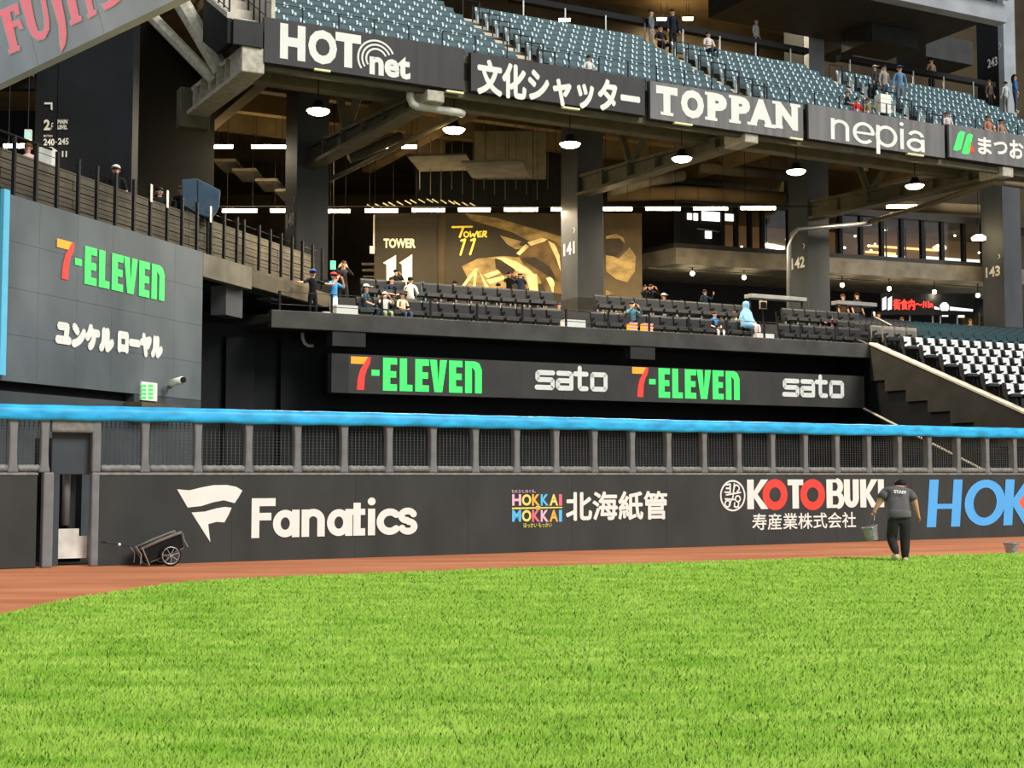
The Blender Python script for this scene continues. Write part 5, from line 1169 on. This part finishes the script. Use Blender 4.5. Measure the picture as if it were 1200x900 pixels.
person(429.5, 334, SF, 2.3, M1, 'sit', DT, DT, 'short', 'seated person in dark teal with white cap, leftmost of the seated row', face=.9, cap=WH)
person(451, 343, SF, 2.1, M1, 'situp', WH, (150, 170, 130), 'short', 'seated person in white shirt, second of the front seated group', cap=WH)
person(471.5, 343, SF, 2.1, M1, 'sit', CR, (70, 90, 120), 'long', 'seated person in cream shirt and jeans at the front railing', face=.2)
person(459, 325, SF, 4.5, 7.4, 'sit', NV, BK_, 'short', 'seated man in black shirt in front of the big 11', face=.1)
person(464, 316.5, SF, 6.4, 7.8, 'standup', BK_, BK_, 'short', 'person in black cap standing before the second digit of the big 11', cap=BK_, long=True)
person(481, 325.5, SF, 4.3, 7.4, 'sit', WH, GY, 'short', 'person in white hooded top and black cap, seen at the right of the big 11', face=pi*.8, cap=BK_, long=True)
person(495, 331, SF, 7, 8.0, 'sit', (60, 110, 150), NV, 'short', 'person in a blue cap just right of the white hooded top', cap=(50, 110, 160))
person(505, 333, SF, 7, 8.0, 'sit', GY, NV, 'brown', 'brown haired person low behind the seats under the mural reveal')
person(533, 329.5, SF, 7, 8.0, 'sit', BK_, BK_, 'short', 'person in black cap under the script lettering', face=pi, cap=BK_)
person(584, 332.5, SF, 7, 8.0, 'sit', BK_, BK_, 'short', 'person in black cap left of the standing pair', face=pi, cap=BK_)
person(596.5, 318.5, SF, 9.8, 8.3, 'standup', BK_, BK_, 'short', 'person in black standing before the painted hand', long=True)
person(609.5, 319.5, SF, 9.3, 8.3, 'standup', (36, 50, 76), BK_, 'short', 'person in navy shirt and cream cap standing before the painted cap', face=pi*.9, cap=CR)
person(627, 343, SF, 5.0, 7.66, 'sit', GY, BK_, 'long', 'black haired seated person, left one of the pair beside column 141')
person(638, 343, SF, 5.0, 7.66, 'situp', (190, 180, 170), BK_, 'long', 'black haired seated person, right one of the pair beside column 141')
person(655, 355, SF, 3.9, 7.2, 'sit', BK_, BK_, 'short', 'dark seated person directly left of column 141', face=.5)
person(740.5, 353.5, SF, 2.3, M1, 'situp', (70, 110, 128), BK_, 'short', 'person in blue plaid shirt with hands at the face', long=True)
person(755.5, 334.5, SF, 9.6, 8.3, 'standup', BK_, BK_, 'short', 'person in black behind the plaid shirt, left one of two', long=True)
person(763, 333.5, SF, 9.9, 8.3, 'standup', BK_, BK_, 'short', 'person in black behind the plaid shirt, right one of two', long=True)
person(778, 344.5, SF, 9.2, 8.0, 'sit', (150, 120, 90), BK_, 'brown', 'child with a white hat between the black pair and the phone holder', cap=WH)
person(799, 352, SF, 7, 8.0, 'sit', (80, 60, 50), BK_, 'short', 'small dark seated person behind the second seat row')
person(826, 340, SF, 9.4, 8.3, 'standone', (32, 56, 74), BK_, 'long', 'long haired woman in dark blue holding a phone up', long=True)
person(837.5, 365.5, SF, 2.3, M1, 'sit', (52, 118, 176), WH, 'short', 'seated child in bright blue shirt')
person(847.5, 361, SF, 4.9, 7.66, 'situp', (214, 196, 130), BK_, 'short', 'seated person in pale yellow behind the blue shirt')
person(860.5, 365, SF, 4.5, 7.4, 'sit', CR, BK_, 'brown', 'seated person in cream beside the blue blanket')
person(974, 369, SF, 4.5, 7.5, 'sitrail', (226, 60, 84), BK_, 'short', 'seated person in a red jacket before column 142')
person(988, 345, SF, 7.7, 8.0, 'stand', (70, 60, 52), BK_, 'brown', 'person leaning at the short grey counter, left one')
person(1004.5, 343.5, SF, 7.8, 8.0, 'stand', (56, 58, 60), BK_, 'long', 'person at the short grey counter, right one')
person(1030, 366, SF, 8.6, 8.0, 'sit', (90, 70, 54), BK_, 'short', 'dim seated person at the top of the slanting pale handrail')
person(1057, 372, SF, 9.8, 8.0, 'sit', (120, 90, 60), BK_, 'brown', 'person in brown sitting before the shop counter')
person(1137, 374, SF, 10, 8.2, 'sit', (150, 100, 60), BK_, 'brown', 'person in orange brown above the dark green seats')
# blanket person
bl = person(873.5, 354.5, SF, 2.2, M1, 'sit', (126, 168, 200), (214, 190, 190), 'short', 'person wrapped in a pale blue blanket', face=.5, long=True)
m = MB(); R_ = [(.02, 1.40), (.10, 1.38), (.135, 1.3), (.13, 1.2), (.12, 1.12), (.22, 1.0), (.28, .8), (.33, .58), (.36, .42)]
m.lathe((0, 0, 0), [(r, z) for r, z in reversed(R_)], 16); q = bpy.data.meshes.new('blanket'); q.from_pydata([(v[0], v[1]*.85-(.12 if v[2] < .7 else .02), v[2]) for v in m.v], [], m.f); q.materials.append(cloth((126, 172, 206))); q.polygons.foreach_set('use_smooth', [True]*len(q.polygons)); o = bpy.data.objects.new('blanket', q); o.parent = bl; COL.objects.link(o)
# left deck
person(136, 194.5, LF, 2.2, 7.85, 'stand', BK_, BK_, 'brown', 'person in white cap and black top behind the board parapet', face=-pi/2+.5, cap=WH)
person(187, 219.5, LF, 1.9, 7.85, 'stand', BK_, BK_, 'long', 'black haired woman behind the board parapet left of the loudspeaker', face=-.6)
person(213, 218, LF, 1.7, 7.85, 'standone', BK_, BK_, 'brown', 'man in black raising his fist beside the loudspeaker', face=-pi/2+.9)
person(33, 168, Frame(0, 35.5, 0), 0, 7.85, 'stand', (226, 190, 186), GY, 'brown', 'person in pale pink beside the counter at the far left')
# upper deck
UP = [(763, 11.5, 7.8, 'stand', (112, 116, 122), (190, 176, 160), 'short', 'person in grey hood leaning at the rail behind the upper seats', .8, None), (788, 11, 7.5, 'stand', (24, 30, 40), BK_, 'short', 'person in black standing at the top of the second aisle', 0, None),
      (774, 30, 7.3, 'sit', BK_, BK_, 'short', 'dark crouching person between the two standing at the second aisle', 0, None),
      (830, 37.5, 6.3, 'sit', (216, 206, 200), (60, 70, 80), 'short', 'seated person in white shirt high in the third block of teal seats', 0, None), (886, 22, 9.8, 'stand', (190, 190, 190), BK_, 'brown', 'person in white shirt and black shorts behind the counter rail', .5, None),
      (690, 65.5, .8, 'sit', WH, (70, 80, 90), 'short', 'person in white sitting in the front row above the shutter company board', 0, None),
      (1025, 77, 4.6, 'stand', (60, 58, 60), BK_, 'short', 'person in black and cream, left one of the standing trio', .3, CR), (1036, 76.5, 4.5, 'stand', (160, 150, 140), (60, 70, 90), 'short', 'person in grey, middle one of the standing trio', 0, None), (1054, 77.5, 4.2, 'stand', (104, 140, 172), (110, 120, 130), 'short', 'person in denim blue, right one of the standing trio', -.4, (70, 90, 120)),
      (993, 107, 1.4, 'sit', BK_, BK_, 'brown', 'dark haired person low above the nepia board', .5, None), (1004.5, 114.5, .8, 'sit', (196, 50, 50), BK_, 'short', 'person in red above the nepia board', 0, None), (1017, 115, .8, 'sitone', (130, 118, 86), BK_, 'brown', 'person in olive reaching towards the white box', 0, None),
      (1091, 68, 9.3, 'stand', (140, 110, 90), BK_, 'short', 'person in dark cap behind the right counter rail', 0, BK_), (1110, 131, .9, 'sit', (220, 200, 196), BK_, 'brown', 'red cheeked person at the gap between the fourth and fifth boards', 0, None),
      (1158, 135.5, .9, 'sit', (180, 120, 90), BK_, 'brown', 'person peering over the last board, left one', 0, None), (1173, 140, .9, 'sit', (170, 130, 100), BK_, 'short', 'person peering over the last board, right one', 0, None),
      (1159, 94, 6.6, 'stand', (90, 70, 60), BK_, 'brown', 'brown haired person before column 243', 0, None), (1178, 96, 6.4, 'stand', (190, 200, 196), GY, 'short', 'person in pale jacket at the top right of the seats', pi, None), (1189, 87.5, 7.3, 'stand', (60, 110, 160), (60, 80, 110), 'long', 'person in blue denim at the right edge of the upper deck', .8, None)]
for x, y, d, pose, c1, c2, hr, lab, fc, cp in UP:
    i = max(0, min(7, int((d-.26)/DEP))); person(x, y, SF, d, zr_[i] if d < 7 else ZT, pose, c1, c2, hr, lab, face=fc, cap=cp, long=pose == 'stand')
t = thing('box_stack', 'stack of white boxes standing in the front row above the nepia board', 'boxes', SF.P(sa(1034, .8, 120), .8, F0))
z0 = SF.z(1034, 134, .8); z1 = SF.z(1034, 112, .8)
for k in range(4): lbox(SF, sa(1028, .8, 120), sa(1040, .8, 120), .6, .95, z0+(z1-z0)*k/4+.01, z0+(z1-z0)*(k+1)/4).build('box', 'white', t)
t = thing('snack_box', 'orange and cream striped snack boxes at the feet of the plaid shirt', 'box', SF.P(sa(755, 1.45), 1.45, zf1))
for x0, x1 in ((741, 750), (757, 768)):
    lbox(SF, sa(x0, 1.2), sa(x1, 1.2), 1.4, 1.6, zf1-.1, SF.z(x0, 379.5, 1.4)).build('carton', 'orange', t)
    for k in range(3): lbox(SF, sa(x0, 1.2)-.01, sa(x1, 1.2)+.01, 1.38, 1.39, zf1+.02+.13*k, zf1+.07+.13*k).build('stripe', 'lpink', t)

# ------------------------------------------------------------------ groundskeeper
gp_ = ground(1055, 659.5)
sc = 1.0
ST = {}
def A(n, x, y, z, r): ST[n] = (x, y, z, r)
A('pelvis', 0, 0, .90, .25); A('belly', -.01, .05, 1.05, .26); A('chest', .01, .14, 1.23, .25); A('top', .02, .22, 1.36, .17); A('neck', .08, .33, 1.42, .075); A('jaw', .12, .39, 1.45, .085); A('head', .14, .42, 1.49, .105); A('crown', .15, .41, 1.54, .07)
A('lsh', -.21, .19, 1.37, .10); A('lel', -.32, .16, 1.19, .062); A('lwr', -.425, .16, 1.02, .040); A('lha', -.45, .16, .965, .036)
A('rsh', .25, .19, 1.35, .10); A('rel', .35, .15, 1.15, .062); A('rwr', .41, .18, .92, .040); A('rha', .43, .19, .865, .036)
A('lhip', -.12, .0, .80, .135); A('lknee', -.135, .12, .46, .105); A('lankle', -.105, -.12, .19, .06); A('ltoe', -.145, .02, .05, .045)
A('rhip', .12, 0, .80, .135); A('rknee', .11, .03, .47, .105); A('rankle', .09, .0, .12, .065); A('rtoe', .12, .16, .045, .045)
A('lsl', -.275, .175, 1.27, .10); A('rsl', .31, .17, 1.24, .10); A('lcuff', -.112, -.07, .25, .085); A('rcuff', .10, .01, .2, .088)
E = [('pelvis', 'belly', 1), ('belly', 'chest', 1), ('chest', 'top', 1), ('top', 'neck', 1), ('neck', 'jaw', 0), ('jaw', 'head', 0), ('head', 'crown', 0)]
for S in 'lr': E += [('top', S+'sh', 1), (S+'sh', S+'sl', 1), (S+'sl', S+'el', 0), (S+'el', S+'wr', 0), (S+'wr', S+'ha', 0), ('pelvis', S+'hip', 2), (S+'hip', S+'knee', 2), (S+'knee', S+'cuff', 2), (S+'cuff', S+'ankle', 2), (S+'ankle', S+'toe', 3)]
v, f, z = skin_mesh(ST, E, sub=2)
yc = np.interp(v[:, 2], [.8, .9, 1.05, 1.23, 1.36], [0, 0, .05, .14, .22]); kk = np.clip((v[:, 2]-.55)/.25, 0, 1)*np.clip((.32-abs(v[:, 0]))/.06, 0, 1)*np.clip((1.5-v[:, 2])/.1, 0, 1)
v[:, 1] = v[:, 1]+(yc+(v[:, 1]-yc)*.66-v[:, 1])*kk; v = [tuple(q) for q in v]; f = list(f); z = list(z)
hand(v, f, z, ST['rwr'][:3], ST['rha'][:3], -1, .8)
# left hand closed round the bucket handle
hm = MB(); hc = np.array(ST['lha'][:3]); hm.tube([np.array(ST['lwr'][:3]), hc+(0, 0, -.02)], .036, 8, r2=.032)
for k in range(4):
    b = hc+np.array((-.03, -.035+.022*k, -.02)); hm.tube([b, b+(-.012, 0, -.03), b+(.012, 0, -.05), b+(.035, 0, -.035)], .0105, 6, r2=.009)
hm.tube([hc+(.02, -.035, 0), hc+(.035, -.045, -.03), hc+(.01, -.04, -.05)], .012, 6, r2=.009)
n = len(v); v += hm.v; f += [tuple(i+n for i in q) for q in hm.f]; z += [0]*len(hm.f)
man = thing('person', 'groundskeeper in grey STAFF shirt and black trousers walking away, bending, metal bucket in hand', 'person', gp_)
me = bpy.data.meshes.new('body'); me.from_pydata(v, [], f); me.update()
for m in ('skin', 'shirtgrey', 'pantsblack', 'shoe'): me.materials.append(MATS[m])
me.polygons.foreach_set('material_index', z); me.polygons.foreach_set('use_smooth', [True]*len(f))
o = bpy.data.objects.new('body', me); o.parent = man; COL.objects.link(o)
G = np.array(gp_)
def gw(x, y, z): return tuple(G+(x, y, z))
m = MB(); m.lathe(gw(.0, .012, .0), [(.222, .87), (.232, .89), (.228, .99), (.2, 1.02)], 24, ((1, 0, 0), (0, .72, 0), (0, 0, 1))); m.build('shirt_hem', 'shirtgrey', man, smooth=True)
for S in 'lr':
    s, e = np.array(ST[S+'sh'][:3]), np.array(ST[S+'sl'][:3]); dv = (e-s)/np.linalg.norm(e-s)
    MB().tube([tuple(G+s+dv*.02), tuple(G+e+dv*.05)], .086, 12, r2=.098).build('sleeve', 'shirtgrey', man, smooth=True)
m = MB(); m.ball(gw(.145, .42, 1.515), .118, .125, .095, 14, 7, -.2, 1.0); m.build('cap', 'hairblack', man, smooth=True)
m = MB(); m.box(Frame(G[0]+.145, G[1]+.42, -.3), -.07, .07, .08, .2, G[2]+1.46, G[2]+1.475); m.build('cap_brim', 'hairblack', man)
for s in (-1, 1):
    m = MB(); m.ball(gw(.14+s*.105, .41, 1.475), .014, .022, .03, 6, 4); m.build('ear', 'skin', man, smooth=True)
    m = MB(); m.ball(gw(.14+s*.035, .52, 1.46), .012, n=6, m=4); m.build('eye', 'hairblack', man)
MB().tube([gw(.145, .51, 1.47), gw(.145, .545, 1.445), gw(.145, .51, 1.435)], .014, 6).build('nose', 'skin', man)
for S, sx in (('l', -.12), ('r', .11)):
    a, t_ = np.array(ST[S+'ankle'][:3]), np.array(ST[S+'toe'][:3])
    m = MB(); m.tube([tuple(G+a+(0, -.05, -.06)), tuple(G+(a+t_)/2+(0, 0, -.025)), tuple(G+t_+(0, .04, 0))], .05, 10, r2=.042); m.build('shoe', 'shoe', man, smooth=True)
bs = Surf(gw(0, -.058, 0), (1, 0, 0), (0, .36, .93)); mb = MB(); v2, f2 = text2d('STAFF', .03)
bs = Surf(gw(0.02, -.03, 1.33), (.995, 0, -.09), (0, .42, .9)); lay(mb, bs, (-.12, .12, -.0, .07), v2, f2); mb.build('staff_lettering', 'white', man)
# buckets
def bucket(name, label, c, tilt, r0, r1, h, hand_pt=None):
    t = thing(name, label, 'bucket', c); Z = Vector((sin(tilt), 0, cos(tilt))); X = Vector((cos(tilt), 0, -sin(tilt))); Yv = Vector((0, 1, 0))
    MB().lathe(c, [(r0, 0), (r0+.3*(r1-r0), h*.3), (r0+.31*(r1-r0)+.004, h*.32), (r0+.6*(r1-r0), h*.6), (r1, h), (r1+.012, h), (r1+.012, h-.02), (r1-.01, h-.02), (r0-.01, .02)], 24, (X, Yv, Z)).build('pail', 'galv', t, smooth=False)
    top = Vector(c)+Z*(h-.03); pts = []
    for k in range(13):
        a = pi*k/12; up_ = (Vector(hand_pt)-top) if hand_pt is not None else (Vector((0, -r1*.9, .03)))
        side = Yv if hand_pt is not None else X
        pts.append(top+side*(cos(a)*(r1+.01))+up_*sin(a)**(.8 if hand_pt is not None else 1))
    MB().tube(pts, .007, 6).build('handle', 'metal', t, smooth=True)
    for s in (-1, 1):
        side = Yv if hand_pt is not None else X
        MB().ball(tuple(top+side*s*(r1+.008)), .02, n=8, m=4).build('handle_lug', 'metal', t)
    return t
hp = G+np.array(ST['lha'][:3])+(0, 0, -.04)
bucket('bucket', 'galvanised metal bucket swinging from the hand of the groundskeeper', tuple(hp+np.array((-.03, 0, -.50))), -.22, .105, .148, .275, hp)
b2 = ground(1187.5, 650)
bucket('bucket', 'galvanised metal bucket standing on the brown track at the right edge', (b2[0], b2[1]+.1, 0.0), 0, .11, .155, .25)

# ------------------------------------------------------------------ garden cart
D1, D0 = -.85, -.35
cc = FF.P(FF.a(195, D1, 655), -.6, 0)
ct = thing('tipping_cart', 'small black garden cart with spoked wheel parked against the fence below the flag logo', 'cart', cc)
def cp(x, y, d=D1): a, z = FF.hit(x, y, d); return FF.P(a, d, z)
def cq(x, y, d): a, z = FF.hit(x, y, D1); return FF.P(a, d, max(.0, z))
tub = [(166.5, 643), (205, 627), (213.5, 624.5), (216.5, 642), (176, 659.5)]
MB().prism([cq(x, y, D1+.07) for x, y in tub], [cq(x, y, D0) for x, y in tub]).build('tub', 'tubblack', ct, bevel=.02)
for d in (D1+.05, D0): MB().tube([cq(165.5, 644, d), cq(186, 634.5, d), cq(206, 626.5, d), cq(214, 624, d)], .03, 8).build('tub_rim', 'seatgrey', ct, smooth=True)
wz = .2; wa = FF.a(200, D1, 651)
for d in (D1, D0+.12):
    c = FF.P(wa, d, wz); U = (SFu := (FF.u[0], FF.u[1], 0))
    wt = MB(); wt.tube([FF.P(wa+.18*cos(2*pi*k/28), d, wz+.18*sin(2*pi*k/28)) for k in range(28)], .02, 8, close=True); w_ = wt.build('wheel', 'rubber', ct, smooth=True)
    MB().tube([FF.P(wa+.157*cos(2*pi*k/28), d-.01, wz+.157*sin(2*pi*k/28)) for k in range(28)], .012, 6, close=True).build('rim', 'metal', w_, smooth=True)
    for k in range(7):
        a = 2*pi*k/7+.3; MB().tube([FF.P(wa+.02*cos(a), d-.012, wz+.02*sin(a)), FF.P(wa+.155*cos(a), d-.012, wz+.155*sin(a))], .009, 5).build('spoke', 'metal', w_)
    MB().tube([FF.P(wa, d-.03, wz), FF.P(wa, d+.03, wz)], .028, 10).build('hub', 'metal', w_)
MB().tube([FF.P(wa, D1, wz), FF.P(wa, D0+.12, wz)], .012, 6).build('axle', 'metal', ct)
MB().tube([cq(159.5, 641, -.6), cq(150, 639.5, -.6), cq(121, 636, -.6)], .014, 6).build('pull_handle', 'darkmetal', ct)
MB().tube([FF.P(FF.a(121.5, -.6, 636), -.72, FF.z(121.5, 636, D1)), FF.P(FF.a(121.5, -.6, 636), -.48, FF.z(121.5, 636, D1))], .016, 6).build('grip', 'darkmetal', ct)
MB().ball(cq(143.5, 638.7, -.62), .028, n=8, m=5).build('knob', 'white', ct)
for d in (D1+.02, D0):
    MB().tube([cq(166.5, 641, d), cq(175.5, 662.6, d)], .013, 6).build('front_leg', 'metal', ct); MB().tube([cq(160, 641, d), cq(166, 650, d), cq(165, 661, d)], .012, 6).build('front_brace', 'metal', ct)
    MB().tube([cq(214.5, 625, d), cq(216, 633, d), cq(220.5, 641, d)], .012, 6).build('rear_rod', 'metal', ct)
MB().tube([cq(175, 662, D1+.02), cq(175, 662, D0)], .012, 6).build('cross_bar', 'metal', ct)
MB().tube([cq(216.5, 642.5, D1+.1), cq(178, 659, D1+.1)], .012, 6).build('frame_rail', 'metal', ct)
